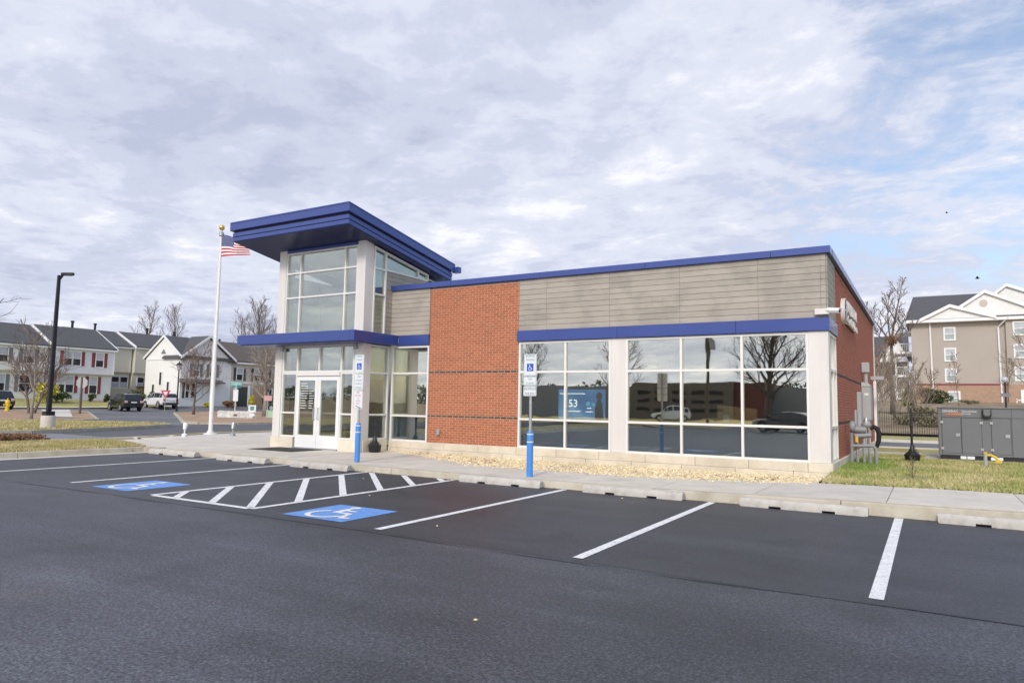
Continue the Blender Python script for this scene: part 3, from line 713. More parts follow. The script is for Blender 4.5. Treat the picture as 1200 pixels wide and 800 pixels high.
# ---- entrance tower
slope = .165
zr = lambda y, z: z - slope*(y-14.1)          # height of the slanted roof planes
for x0, x1 in ((-17.98, -17.66), (-14.57, -14.26)):
    P('column', MB().box(x0, x1, YT-.015, YT+.34, .46, 3.318), 'pier', bevel=.008)
    mb = MB(); mb.hexa([(x0, YT-.015, 3.63), (x1, YT-.015, 3.63), (x1, YT+.34, 3.63), (x0, YT+.34, 3.63)], [(x0, YT-.015, zr(YT, 6.60)), (x1, YT-.015, zr(YT, 6.60)), (x1, YT+.34, zr(YT+.34, 6.60)), (x0, YT+.34, zr(YT+.34, 6.60))])
    P('column', mb, 'pier', bevel=.008)
GT = ['glass_tower']*4
window('x', YT, [-17.63, -17.02, -15.09, -14.60], [3.655, 4.84, 5.63, 6.27], .05, .10, .0, GT)
P('head_beam', MB().hexa([(-17.66, YT+.01, 6.297), (-14.57, YT+.01, 6.297), (-14.57, YT+.25, 6.297), (-17.66, YT+.25, 6.297)], [(-17.66, YT+.01, 6.40), (-14.57, YT+.01, 6.40), (-14.57, YT+.25, 6.36), (-17.66, YT+.25, 6.36)]), 'blue')
# side glazing of the tower: tall light next to the column, then a strip under the slanted roof
def side_window(x, s):
    mb = MB(); h = .025
    def bar(ya, yb, za0, zb0, za1, zb1):
        mb.hexa([(x-.05*s, ya, za0), (x+.05*s, ya, za0), (x+.05*s, yb, zb0), (x-.05*s, yb, zb0)], [(x-.05*s, ya, za1), (x+.05*s, ya, za1), (x+.05*s, yb, zb1), (x-.05*s, yb, zb1)])
    top = lambda y: zr(y, 6.555)
    for y, zl in ((15.68, 3.63), (16.19, 3.63), (17.78, 5.63), (18.28, 5.63)): bar(y-h, y+h, zl, zl, top(y-h), top(y+h))
    for ya, yb, z in ((15.705, 16.165, 3.655), (15.705, 16.165, 4.84), (15.705, 16.165, 5.63), (16.215, 17.755, 5.645), (17.805, 18.255, 5.645)): bar(ya, yb, z-h, z-h, z+h, z+h)
    for ya, yb in ((15.705, 16.165), (16.215, 17.755), (17.805, 18.255)): bar(ya, yb, top(ya)-.06, top(yb)-.06, top(ya), top(yb))
    o = P('window', mb, 'alum')
    for ya, yb, z0, z1 in ((15.70, 16.17, 3.67, 4.82), (15.70, 16.17, 4.86, 5.61), (15.70, 16.17, 5.65, None), (16.21, 17.76, 5.665, None), (17.80, 18.26, 5.665, None)):
        ta, tb = (z1, z1) if z1 else (top(ya)-.05, top(yb)-.05)
        add('pane', MB().hexa([(x-.005, ya, z0), (x+.005, ya, z0), (x+.005, yb, z0), (x-.005, yb, z0)], [(x-.005, ya, ta), (x+.005, ya, ta), (x+.005, yb, tb), (x-.005, yb, tb)]), 'glass_tower', o)
side_window(XT, 1)
window('y', XT, [15.66, 16.50], [.49, 1.215, 2.47, 3.275], .05, .1, 0, ['glass_tower']*3)
# left flank of the tower: glazed low and high
window('y', XL+.1, [15.68, 17.0, 18.3], [3.655, 4.84, 5.60], .05, .1, 0, GT)
window('y', XL+.1, [15.68, 17.0, 18.3], [.49, 1.215, 2.47, 3.275], .05, .1, 0, GT)
P('side_wall', MB().box(XL, XL+.2, 18.33, 19.4, .2, 5.6), 'pier')
# entrance: transom lights, side lights and a pair of doors
window('x', YT, [-17.62, -16.97, -16.02, -15.10, -14.60], [2.49, 3.275], .06, .10, .0, ['glass_tower'])
window('x', YT, [-17.62, -16.985], [.49, 1.215, 2.43], .05, .10, .0, ['glass_tower']*2)
window('x', YT, [-15.085, -14.60], [.49, 1.215, 2.43], .05, .10, .0, ['glass_tower']*2)
P('door_head', MB().box(-16.955, -15.115, YT-.05, YT+.12, 2.36, 2.455), 'alum')
P('threshold', MB().box(-16.96, -15.11, YT-.06, YT+.2, .12, .165), 'galv')
for x0, x1, hx in ((-16.945, -16.035, -16.12), (-16.025, -15.12, -15.94)):
    mb = MB().box(x0, x0+.115, YT-.005, YT+.045, .17, 2.35).box(x1-.115, x1, YT-.005, YT+.045, .17, 2.35)
    mb.box(x0+.115, x1-.115, YT-.003, YT+.043, .17, .55).box(x0+.115, x1-.115, YT-.003, YT+.043, 2.22, 2.35)
    d = P('door', mb, 'white')
    add('pane', MB().box(x0+.11, x1-.11, YT+.018, YT+.026, .545, 2.225), 'glass_tower', d)
    add('handle', MB().tube([(hx, YT-.01, 1.02), (hx, YT-.075, 1.04), (hx, YT-.075, 1.36), (hx, YT-.01, 1.38)], .013, 8), 'galv', d)
    add('push_bar', MB().box(x0+.115, x1-.115, YT+.05, YT+.075, 1.20, 1.25), 'alum', d)
    if x0 < -16.5:            # opening hours printed in white on the left leaf
        mb = MB(); rng = random.Random(5)
        for i in range(11):
            z = 2.12-i*.075
            mb.box(x0+.16, x0+.16+rng.uniform(.2, .34), YT+.012, YT+.016, z-.009, z+.009)
            if i > 2: mb.box(x0+.53, x0+.53+rng.uniform(.12, .22), YT+.012, YT+.016, z-.009, z+.009)
        add('printed_hours', mb, 'white', d, kind='stuff')
# slanted roof canopy in three stepped tiers
cx0, cx1, cy0, cy1 = -18.97, -13.83, 14.08, 19.25
def tier(name, ins, zb, zt, m='blue', bev=.012):
    x0, x1, y0, y1 = cx0+ins, cx1-ins, cy0+ins, cy1-ins
    return P(name, MB().hexa([(x, y, zr(y, zb)) for x, y in ((x0, y0), (x1, y0), (x1, y1), (x0, y1))], [(x, y, zr(y, zt)) for x, y in ((x0, y0), (x1, y0), (x1, y1), (x0, y1))]), m, bevel=bev)
tier('roof_tier', .0, 6.93, 7.205); tier('roof_tier', .10, 6.875, 6.926, 'black', 0); tier('roof_tier', .065, 6.745, 6.872)
tier('roof_tier', .085, 6.733, 6.742, 'black', 0); tier('roof_tier', .075, 6.605, 6.73)
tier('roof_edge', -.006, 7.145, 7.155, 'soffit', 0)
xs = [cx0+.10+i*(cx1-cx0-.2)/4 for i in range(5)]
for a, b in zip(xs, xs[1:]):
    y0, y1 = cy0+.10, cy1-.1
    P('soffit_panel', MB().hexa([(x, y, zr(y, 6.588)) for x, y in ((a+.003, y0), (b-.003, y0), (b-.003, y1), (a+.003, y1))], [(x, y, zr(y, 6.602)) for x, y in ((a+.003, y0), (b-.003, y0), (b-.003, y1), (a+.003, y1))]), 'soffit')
P('gutter_outlet', MB().box(cx1-.10, cx1+.14, cy1-.02, cy1+.16, zr(cy1, 6.90), zr(cy1, 7.10)), 'blue')
# flat entrance canopy
PS('canopy', MB().box(-18.98, -14.12, 14.58, 15.20, 3.325, 3.632).box(-13.94, -14.12, 14.58, 16.50, 3.325, 3.632).box(-18.98, -17.99, 15.20, 18.2, 3.325, 3.632), 'blue', bevel=.012)
P('canopy_soffit', MB().box(-18.9, -14.0, 14.66, 15.28, 3.30, 3.324), 'blue')
P('canopy_beam', MB().box(-17.98, -14.26, YT-.03, YT+.3, 3.319, 3.63), 'blue')
P('canopy_beam', MB().box(-14.35, -14.2, YT+.345, YF-.06, 3.30, 3.625), 'blue')
for x in (-17.62, -14.5): P('canopy_bracket', MB().box(x-.05, x+.05, YT-.10, YT-.02, 3.14, 3.33), 'galv')

# interior seen through the glass
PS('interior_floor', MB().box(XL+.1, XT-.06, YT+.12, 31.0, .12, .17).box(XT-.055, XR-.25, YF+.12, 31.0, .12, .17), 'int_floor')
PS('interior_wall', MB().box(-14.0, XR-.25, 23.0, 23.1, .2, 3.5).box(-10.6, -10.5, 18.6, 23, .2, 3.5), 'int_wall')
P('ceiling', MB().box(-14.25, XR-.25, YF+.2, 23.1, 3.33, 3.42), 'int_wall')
P('interior_column', MB().box(-6.35, -5.95, 18.4, 18.8, .2, 3.33), 'pole_black')
PS('interior_wall', MB().box(XL+.2, -14.35, 19.15, 19.3, .2, 5.65), 'int_light')
P('tower_ceiling', MB().hexa([(XL+.2, 15.5, 6.2), (-14.4, 15.5, 6.2), (-14.4, 19.2, 5.62), (XL+.2, 19.2, 5.62)], [(XL+.2, 15.5, 6.25), (-14.4, 15.5, 6.25), (-14.4, 19.2, 5.67), (XL+.2, 19.2, 5.67)]), 'int_light')
P('bulkhead', MB().box(-17.5, -14.4, 18.2, 19.1, 4.35, 4.85), 'int_light')
PS('inner_door_frame', MB().box(-16.7, -16.6, 17.8, 17.9, .2, 2.7).box(-15.4, -15.3, 17.8, 17.9, .2, 2.7).box(-16.6, -15.4, 17.8, 17.9, 2.5, 2.6).box(-16.05, -15.95, 17.8, 17.9, .2, 2.5), 'alum')
PS('inner_door_frame', MB().box(-13.9, -13.8, 18.6, 18.7, .2, 2.9).box(-13.3, -13.2, 18.6, 18.7, .2, 2.9).box(-13.8, -12.6, 18.6, 18.7, 2.3, 2.4).box(-12.6, -12.5, 18.6, 18.7, .2, 2.9), 'int_light')

P('inner_door', MB().box(-15.66, -15.62, 16.95, 18.05, .2, 2.35), 'apt_brick')
PS('inner_door_frame', MB().box(-15.6, -15.5, 16.75, 16.92, .2, 2.5).box(-15.6, -15.5, 18.08, 18.22, .2, 2.5).box(-15.598, -15.502, 16.922, 18.078, 2.37, 2.5), 'white')
# things inside
def screen_mat():
    m, t = _new('display_picture'); out = nd(t, 'ShaderNodeOutputMaterial'); e = nd(t, 'ShaderNodeEmission'); t.links.new(e.outputs[0], out.inputs[0])
    co = nd(t, 'ShaderNodeTexCoord').outputs['Object']
    t.links.new(ramp(t, noise(t, co, 1.6, 3, .5), [(.35, (.05, .20, .55)), (.55, (.12, .36, .75)), (.7, (.35, .62, .95))]), e.inputs[0]); e.inputs[1].default_value = .8; return m
MT['screen'] = screen_mat()
def emis(name, c, s=1.0):
    m, t = _new(name); out = nd(t, 'ShaderNodeOutputMaterial'); e = nd(t, 'ShaderNodeEmission'); t.links.new(e.outputs[0], out.inputs[0]); e.inputs[0].default_value = (*c, 1); e.inputs[1].default_value = s; return m
MT['scr_white'] = emis('display_white', (.95, .97, 1), 2.2); MT['scr_dark'] = emis('display_dark', (.02, .015, .015), 1); MT['scr_cyan'] = emis('display_cyan', (.10, .55, .8), 1)
t = thing('display_screen', (-8.3, 17.8, .2), 'blue advertising screen with a woman and the number 53, inside the window', 'screen')
add('casing', MB().box(-9.08, -7.60, 17.80, 17.86, 1.19, 2.06), 'black', t)
add('stand', MB().box(-8.4, -8.2, 17.82, 17.9, .22, 1.19).box(-8.7, -7.9, 17.6, 18.1, .2, .22), 'black', t)
add('picture', MB().quad((-9.06, 17.796, 1.21), (-7.62, 17.796, 1.21), (-7.62, 17.796, 2.04), (-9.06, 17.796, 2.04)), 'screen', t)
mb = MB().text('53', .30, (-8.60, 17.79, 1.55), (1, 0, 0), (0, 0, 1))
for x, z, w in ((-8.62, 1.92, .78), (-8.55, 1.43, .40), (-8.1, 1.52, .14), (-8.1, 1.42, .22)): mb.box(x-w/2, x+w/2, 17.789, 17.791, z-.009, z+.009)
add('lettering', mb, 'scr_white', t, flip=False)
mb = MB(); 
for x in (-8.15, -7.97): mb.lathe([(.001, 17.790), (.065, 17.790), (.06, 17.786), (.001, 17.786)], (x, 0, 1.66), 14, axis='y')
add('disc', MB().quad(*[(-8.14+.065*math.cos(a*.5), 17.788, 1.64+.065*math.sin(a*.5)) for a in range(12)]).quad(*[(-7.97+.05*math.cos(a*.5), 17.788, 1.62+.05*math.sin(a*.5)) for a in range(12)]), 'scr_cyan', t)
add('woman_picture', MB().quad(*[(-7.80+.10*math.cos(a*.42), 17.787, 1.86+.10*math.sin(a*.42)) for a in range(15)]).quad((-7.83, 17.7865, 1.79), (-7.77, 17.7865, 1.79), (-7.70, 17.7865, 1.60), (-7.66, 17.7865, 1.21), (-7.93, 17.7865, 1.21), (-7.93, 17.7865, 1.5), (-7.88, 17.7865, 1.7)), 'scr_dark', t)
t = thing('desk', (-4.3, 17.7, .2), 'tan wooden desk with a raised end panel inside the middle window', 'desk')
add('end_panel', MB().prism([(-4.36, .22), (-4.36, 1.66), (-3.45, 1.58), (-3.45, .22)], 16.95, 16.99, lambda u, w, h: (u, h, w)), 'wood', t)
add('desktop', MB().box(-4.75, -3.4, 17.0, 17.8, 1.30, 1.34), 'wood', t); add('side_panel', MB().box(-4.70, -4.66, 17.05, 17.75, .2, 1.298), 'wood', t)
add('paper_notice', MB().box(-4.22, -4.08, 16.942, 16.948, 1.24, 1.42), 'white', t)
t = thing('armchair', (-9.75, 17.6, .2), 'beige round backed chair behind the left window', 'chair')
mb = MB().lathe([(.02, 1.45), (.14, 1.43), (.19, 1.32), (.19, 1.18), (.14, 1.08), (.10, .95)], (-9.95, 17.5, 0), 14)
add('backrest', mb, mat('beige_fabric', (.55, .42, .32), .9), t, smooth=True)
add('seat', MB().box(-10.2, -9.7, 17.35, 17.85, .55, .65), 'wood', t, bevel=.03); add('pedestal', MB().lathe([(.25, .2), (.25, .23), (.04, .25), (.04, .55)], (-9.95, 17.6, 0), 12), 'black', t)

# ------------------------------------------------------------------ things fixed to the building
t = thing('wall_sign', (XR, 20.9, 4.1), 'round blue and white emblem with two rows of raised white letters on side wall', 'sign')
add('emblem_can', MB().lathe([(.02, XR+.01), (.335, XR+.01), (.335, XR+.11), (.02, XR+.11)], (0, 19.55, 4.11), 28, axis='x'), 'pier', t, smooth=40)
mb = MB().lathe([(.01, XR+.111), (.30, XR+.111), (.30, XR+.118), (.01, XR+.118)], (0, 19.55, 4.11), 28, axis='x')
add('emblem_face', mb, mat('emblem_navy', (.012, .035, .16), .8, spec=.1), t, smooth=40)
mb = MB()
for rr, w in ((.24, .022), (.12, .018)): 
    for i in range(20):
        a, b = 2*math.pi*i/20, 2*math.pi*(i+1)/20
        mb.quad(*[(XR+.122, 19.55+q*math.cos(s_), 4.11+q*math.sin(s_)) for q, s_ in ((rr-w, a), (rr+w, a), (rr+w, b), (rr-w, b))])
mb.box(XR+.119, XR+.123, 19.27, 19.83, 4.09, 4.13).box(XR+.119, XR+.123, 19.53, 19.57, 3.83, 4.39)
add('emblem_mark', mb, 'white', t, flip=False)
def raised_text(name, s_, size, y, z, length, par):
    vs_, fs_ = text_mesh(s_); xs2 = [p[0] for p in vs_]; x0, x1 = min(xs2), max(xs2); k = length/(x1-x0)
    bm = bmesh.new(); vv = [bm.verts.new((XR+.05, y+(p[0]-x0)*k, z+p[1]*size)) for p in vs_]
    for f in fs_:
        try: bm.faces.new([vv[i] for i in f])
        except ValueError: pass
    r = bmesh.ops.extrude_face_region(bm, geom=bm.faces[:]); bmesh.ops.translate(bm, verts=[g for g in r['geom'] if isinstance(g, bmesh.types.BMVert)], vec=(.07, 0, 0))
    me = bpy.data.meshes.new(name); bm.normal_update(); bmesh.ops.recalc_face_normals(bm, faces=bm.faces); bm.to_mesh(me); bm.free(); me.materials.append(MT['pier'])
    o = bpy.data.objects.new(name, me); COL.objects.link(o); o.parent = par; o.matrix_parent_inverse = wm(par).inverted(); return o
raised_text('lettering', 'NAVY FEDERAL', .40, 20.0, 4.16, 2.7, t); raised_text('lettering', 'Credit Union', .34, 20.0, 3.84, 2.7, t)
add('raceway', MB().box(XR+.008, XR+.05, 19.95, 22.72, 4.20, 4.42).box(XR+.008, XR+.05, 19.95, 22.72, 3.86, 4.05), MT['emblem_navy'] if 'emblem_navy' in MT else bpy.data.materials['emblem_navy'], t)
t = thing('security_camera', (-1.95, YF, 3.72), 'white bullet security camera on a bracket at the front corner', 'camera')
add('bracket', MB().box(-2.09, -1.80, YF-.14, YF-.02, 3.66, 3.79), 'pier', t, bevel=.01)
add('housing', MB().tube([(-1.80, YF-.12, 3.74), (-1.58, YF-.24, 3.70)], [.055, .048], 12), 'white', t, smooth=40)
add('sunshield', MB().prism([(-.065, .0), (-.055, .05), (0, .07), (.055, .05), (.065, 0), (.06, 0), (.05, .045), (0, .062), (-.05, .045), (-.06, 0)], 0, .30, lambda u, w, h: (-1.82+h*.86+u*.5, YF-.11-h*.46+u*.85, 3.74+w-h*.14)), 'white', t)
add('lens', MB().tube([(-1.58, YF-.24, 3.70), (-1.575, YF-.243, 3.699)], .035, 12), 'black', t)
t = thing('outlet_box', (-12.33, YF, .74), 'small grey outlet cover low on the front brick panel', 'outlet cover')
add('cover', MB().box(-12.38, -12.28, YF-.075, YF-.008, .66, .82), 'grey_box', t, bevel=.012); add('lid', MB().box(-12.37, -12.29, YF-.085, YF-.074, .68, .80), 'galv', t)

# electric service on the side wall
t = thing('electric_meter', (-1.7, 25.4, .9), 'tall grey electric meter cabinets with conduit on brick side wall', 'electric meter')
add('cabinet', MB().box(XR+.01, -1.585, 25.0, 25.9, 1.29, 2.36), 'grey_box', t, bevel=.01)
add('cabinet_hood', MB().hexa([(XR+.01, 24.98, 2.364), (-1.57, 24.98, 2.364), (-1.57, 25.9, 2.364), (XR+.01, 25.9, 2.364)], [(XR+.01, 25.05, 2.50), (-1.68, 25.05, 2.50), (-1.68, 25.7, 2.50), (XR+.01, 25.7, 2.50)]), 'grey_box', t)
add('weather_head', MB().box(XR+.02, -1.60, 24.95, 25.2, 2.80, 3.13), 'grey_box', t, bevel=.03)
add('conduit', MB().tube([(-1.71, 25.08, 2.48), (-1.71, 25.08, 2.82)], .06, 10), 'grey_box', t, smooth=50)
add('conduit', MB().tube([(-1.76, 25.1, .2), (-1.76, 25.1, 1.30)], .04, 8), 'grey_box', t, smooth=50); add('conduit', MB().tube([(-1.65, 25.1, .2), (-1.65, 25.1, 1.30)], .03, 8), 'white', t, smooth=50)
add('side_cabinet', MB().box(XR+.01, -1.725, 23.2, 23.9, .97, 2.14), 'grey_box', t, bevel=.01)
add('junction_box', MB().box(XR+.01, -1.79, 22.3, 22.8, 1.0, 1.60), 'grey_box', t, bevel=.01)
add('meter_label', MB().box(-1.76, -1.64, 24.992, 24.998, 2.08, 2.15), 'white', t)
t = thing('gas_meter', (-1.45, 19.6, .2), 'grey gas meter and regulator with painted pipes by the grass', 'gas meter')
rg = MB().lathe([(.02, -1.74), (.13, -1.72), (.15, -1.68), (.15, -1.65), (.13, -1.61), (.05, -1.58)], (0, 19.6, 1.18), 16, axis='x'); add('regulator', rg, 'grey_pipe', t, smooth=40)
add('regulator', MB().lathe([(.02, 1.16), (.10, 1.18), (.12, 1.22), (.12, 1.25), (.05, 1.33), (.04, 1.42)], (-1.36, 19.65, 0), 14), 'galv', t, smooth=40)
add('meter_body', MB().tube([(-1.62, 19.6, 1.12), (-1.36, 19.6, 1.10)], .085, 12).tube([(-1.62, 19.55, .95), (-1.25, 19.6, .98)], .06, 12), 'grey_pipe', t, smooth=40)
add('inlet_pipe', MB().tube([(-1.70, 19.6, .70), (-1.22, 19.6, .72), (-1.16, 19.6, .66), (-1.15, 19.6, .2)], .042, 10).tube([(-1.69, 19.6, 1.15), (-1.70, 19.6, .2)], .04, 8), 'grey_pipe', t, smooth=40)
add('riser', MB().tube([(-1.58, 19.7, .95), (-1.58, 19.7, .2)], .035, 8).tube([(-1.42, 19.62, 1.0), (-1.42, 19.62, .2)], .04, 8), 'galv', t, smooth=40)
add('riser', MB().tube([(-1.28, 19.5, .52), (-1.28, 19.5, .2)], .036, 8), 'grey_pipe', t, smooth=40)
add('shutoff_tag', MB().box(-1.60, -1.54, 19.50, 19.52, .80, .95), 'yellow', t)
t = thing('drain_hose', (-1.2, 21.0, .2), 'black curved corrugated drain hose behind the gas meter', 'hose')
add('hose', MB().tube([(-1.36, 21.0, 1.10), (-1.28, 21.0, 1.17), (-1.20, 21.0, 1.12), (-1.16, 21.0, 1.0), (-1.17, 21.0, .8), (-1.22, 21.0, .62)], [.05, .062, .068, .066, .06, .05], 10), 'rubber', t, smooth=50)
add('fitting', MB().tube([(-1.40, 21.0, .9), (-1.36, 21.0, 1.10)], .03, 8).tube([(-1.40, 21.0, .9), (-1.40, 21.2, .2)], .03, 8), 'grey_box', t)
t = thing('downspout', (XR, 30.9, .2), 'white downspout at the far end of the brick side wall', 'downspout')
add('pipe', MB().box(XR+.012, XR+.11, 30.75, 30.85, .25, 2.75), 'white', t); add('scupper_arm', MB().box(XR+.012, XR+.45, 29.3, 29.5, 2.75, 2.88), 'grey_box', t)

# ------------------------------------------------------------------ things on the lot and walks
def stop_mesh(Ln):
    h, mb = .135, MB()
    prof = [(-.097, 0), (-.095, .07), (-.083, .098), (-.062, .122), (-.045, h), (.045, h), (.062, .122), (.083, .098), (.095, .07), (.097, 0)]
    # body with two drainage notches cut under it
    n0, n1 = Ln*.24, Ln*.34
    def seg(a, b, z0):
        mb.prism([(u, max(w, z0)) for u, w in prof], a, b, lambda u, w, q: (q, u, w))
    # one closed solid: ring sections along the length, lifted over the notches
    secs = [(0, .012, .93), (.02, 0, 1), (n0, 0, 1), (n0+.002, .036, 1), (n1-.002, .036, 1), (n1, 0, 1), (Ln-n1, 0, 1), (Ln-n1+.002, .036, 1), (Ln-n0-.002, .036, 1), (Ln-n0, 0, 1), (Ln-.02, 0, 1), (Ln, .012, .93)]
    n = len(prof)
    for q, z0, k in secs: mb.v += [(q, u*k, max(w*k, z0)) for u, w in prof]
    for i in range(len(secs)-1):
        for j in range(n): mb.f.append((i*n+j, i*n+(j+1) % n, (i+1)*n+(j+1) % n, (i+1)*n+j)); mb.m.append(0)
    mb.f += [tuple(range(n))[::-1], tuple(range((len(secs)-1)*n, len(secs)*n))]; mb.m += [0, 0]
    return mb
stops = [(-19.35, 12.16, 'at the far end beside the dry grass'), (-16.15, 12.05, 'second from the flagpole side, left of the entrance mat'), (-13.28, 11.97, 'in front of the taller blue post'),
         (-8.28, 11.93, 'right in front of the shorter blue post'), (-5.52, 11.93, 'below the white pier between windows'), (-2.70, 11.93, 'before the corner of the building'), (.06, 11.93, 'by the lawn, cut by the photo edge')]
for x, y, lb in stops:
    Ln = 1.87 if x > -18 else 2.1
    t = thing('wheel_stop', (x, y, 0), 'pale concrete wheel stop ' + lb, 'wheel stop', 'concrete wheel stops along the kerb')
    add('body', stop_mesh(Ln), 'stop', t, world=False, smooth=35)
    for q in (.12, .88): add('anchor_pin', MB().lathe([(.001, .134), (.018, .134), (.014, .142), (.001, .143)], (Ln*q, 0, 0), 8), 'galv', t, world=False)

def sign_post(x, y, z0, top, label):
    t = thing('parking_sign', (x, y, z0), label, 'parking sign', 'accessible parking signs')
    hb = .93
    add('bollard_sleeve', MB().lathe([(.066, 0), (.066, hb-.05), (.055, hb-.01), (.03, hb), (.005, hb+.002)], (0, 0, 0), 20), 'bollard', t, world=False, smooth=40)
    for q in (hb-.075, hb-.23): add('reflective_band', MB().lathe([(.0665, q), (.0685, q), (.0685, q+.022), (.0665, q+.022)], (0, 0, 0), 20), 'sign_white', t, world=False)
    add('pole', MB().tube([(0, 0, hb-.02), (-.005, 0, top)], .030, 12), 'galv', t, world=False, smooth=50)
    return t
def plate(t, z0, z1, w=.305, y=-.045):
    o = add('plate', MB().prism([(-w/2+.015, z0), (w/2-.015, z0), (w/2, z0+.015), (w/2, z1-.015), (w/2-.015, z1), (-w/2+.015, z1), (-w/2, z1-.015), (-w/2, z0+.015)], y, y+.004, lambda u, v, h: (u, h, v)), 'sign_white', t, world=False)
    for q in (z0+.02, z1-.02): add('bolt', MB().lathe([(.001, y-.004), (.008, y-.004), (.008, y)], (0, 0, q), 6, axis='y'), 'galv', o, world=False)
    return o
def ink(o, m, lines, y=-.0462):
    mb = MB()
    for s_, z, size, sx in lines: mb.text(s_, size, (0, y, z), (1, 0, 0), (0, 0, 1), sx=sx)
    add('lettering', mb, m, o, world=False, flip=False)
def border(o, z0, z1, m, w=.305, y=-.0458, k=.006, i_=.010):
    mb = MB(); a, b, c, d = -w/2+i_, w/2-i_, z0+i_, z1-i_
    for x0, x1, q0, q1 in ((a, b, c, c+k), (a, b, d-k, d), (a, a+k, c+k, d-k), (b-k, b, c+k, d-k)): mb.quad((x0, y, q0), (x1, y, q0), (x1, y, q1), (x0, y, q1))
    add('border', mb, m, o, world=False, flip=False)
def symbol(o, zc_, s_):
    add('symbol_field', MB().quad((-s_/2, -.0464, zc_-s_/2), (s_/2, -.0464, zc_-s_/2), (s_/2, -.0464, zc_+s_/2), (-s_/2, -.0464, zc_+s_/2)), 'sign_blue', o, world=False, flip=False)
    mb = MB(); isa(mb, (-s_*.42, -.0472, zc_-s_*.42), (s_*.84, 0, 0), (0, 0, s_*.84), k=1.15); add('symbol', mb, 'sign_white', o, world=False, flip=False)
t = sign_post(-7.0, 12.50, .12, 2.50, 'shorter post with three white accessible parking plates in a blue sleeve')
o = plate(t, 2.05, 2.50); ink(o, 'sign_green', [('RESERVED', 2.435, .062, .78), ('PARKING', 2.36, .062, .78)]); symbol(o, 2.225, .155); border(o, 2.05, 2.50, 'sign_green')
o = plate(t, 1.855, 2.04); ink(o, 'sign_green', [('VAN', 1.965, .06, .8), ('ACCESSIBLE', 1.885, .055, .68)]); border(o, 1.855, 2.04, 'sign_green')
o = plate(t, 1.64, 1.845); ink(o, 'sign_ink', [('MAXIMUM', 1.76, .075, .78), ('FINE $500', 1.67, .065, .78)]); border(o, 1.64, 1.845, 'sign_green')
t = sign_post(-11.98, 12.80, .14, 2.60, 'taller post with two white plates above a red and white no parking plate')
o = plate(t, 2.14, 2.60); ink(o, 'sign_green', [('RESERVED', 2.53, .062, .78), ('PARKING', 2.45, .062, .78)]); symbol(o, 2.31, .155); border(o, 2.14, 2.60, 'sign_green')
o = plate(t, 1.735, 2.13); ink(o, 'sign_green', [('VAN', 2.035, .07, .8), ('ACCESSIBLE', 1.95, .055, .68), ('MAXIMUM', 1.865, .055, .78), ('FINE $500', 1.77, .06, .78)]); border(o, 1.735, 2.13, 'sign_green')
o = plate(t, 1.27, 1.725); ink(o, 'sign_red', [('NO', 1.64, .08, .85), ('PARKING', 1.575, .055, .8), ('IN', 1.51, .05, .8), ('ACCESS', 1.445, .055, .8), ('AISLE', 1.385, .055, .8)]); border(o, 1.27, 1.725, 'sign_red')
mb = MB(); stroke(mb, [(-.07, 1.345), (.06, 1.30)], .02, (0, -.0465, 0), (1, 0, 0), (0, 0, 1)); mb.quad((.045, -.0465, 1.28), (.10, -.0465, 1.285), (.07, -.0465, 1.325)); add('arrow', mb, 'sign_ink', o, world=False, flip=False)
o = plate(t, 1.235, 1.262, .12); 

def urn(x, y, z, label):
    t = thing('ash_receptacle', (x, y, z), label, 'ash receptacle', 'black outdoor ash receptacles')
    add('base', MB().lathe([(.02, 0), (.155, 0), (.17, .03), (.185, .17), (.195, .185), (.195, .215), (.18, .22)], (0, 0, 0), 24), 'black', t, world=False, smooth=35)
    add('hood', MB().lathe([(.178, .218), (.16, .245), (.10, .29), (.06, .36), (.040, .44), (.032, .47)], (0, 0, 0), 24), 'black', t, world=False, smooth=60)
    add('stem', MB().lathe([(.030, .465), (.030, .93), (.042, .935), (.042, .985), (.03, .995), (.002, .998)], (0, 0, 0), 16), 'black', t, world=False, smooth=35)
    for a in (0, 2.1, 4.2): add('rib', MB().tube([(.15*math.cos(a), .15*math.sin(a), .27), (.075*math.cos(a), .075*math.sin(a), .37), (.036*math.cos(a), .036*math.sin(a), .47)], .008, 6), 'black', t, world=False)
    return t
urn(-13.98, 15.66, .13, 'black ash receptacle standing beside the entrance tower')
t = urn(-.42, 21.7, .225, 'black ash receptacle standing alone on the side lawn'); add('foot', MB().box(-.42, -.18, -.05, .05, .0, .05), 'black', t, world=False)
t = thing('door_mat', (-16.55, 14.6, .13), 'dark rectangular mat before the entrance doors', 'door mat')
add('pile', MB().box(-.88, .88, -.56, .56, .0, .016), 'mat', t, world=False); add('edge', MB().box(-.93, .93, -.61, .61, -.0, .008), 'rubber', t, world=False)

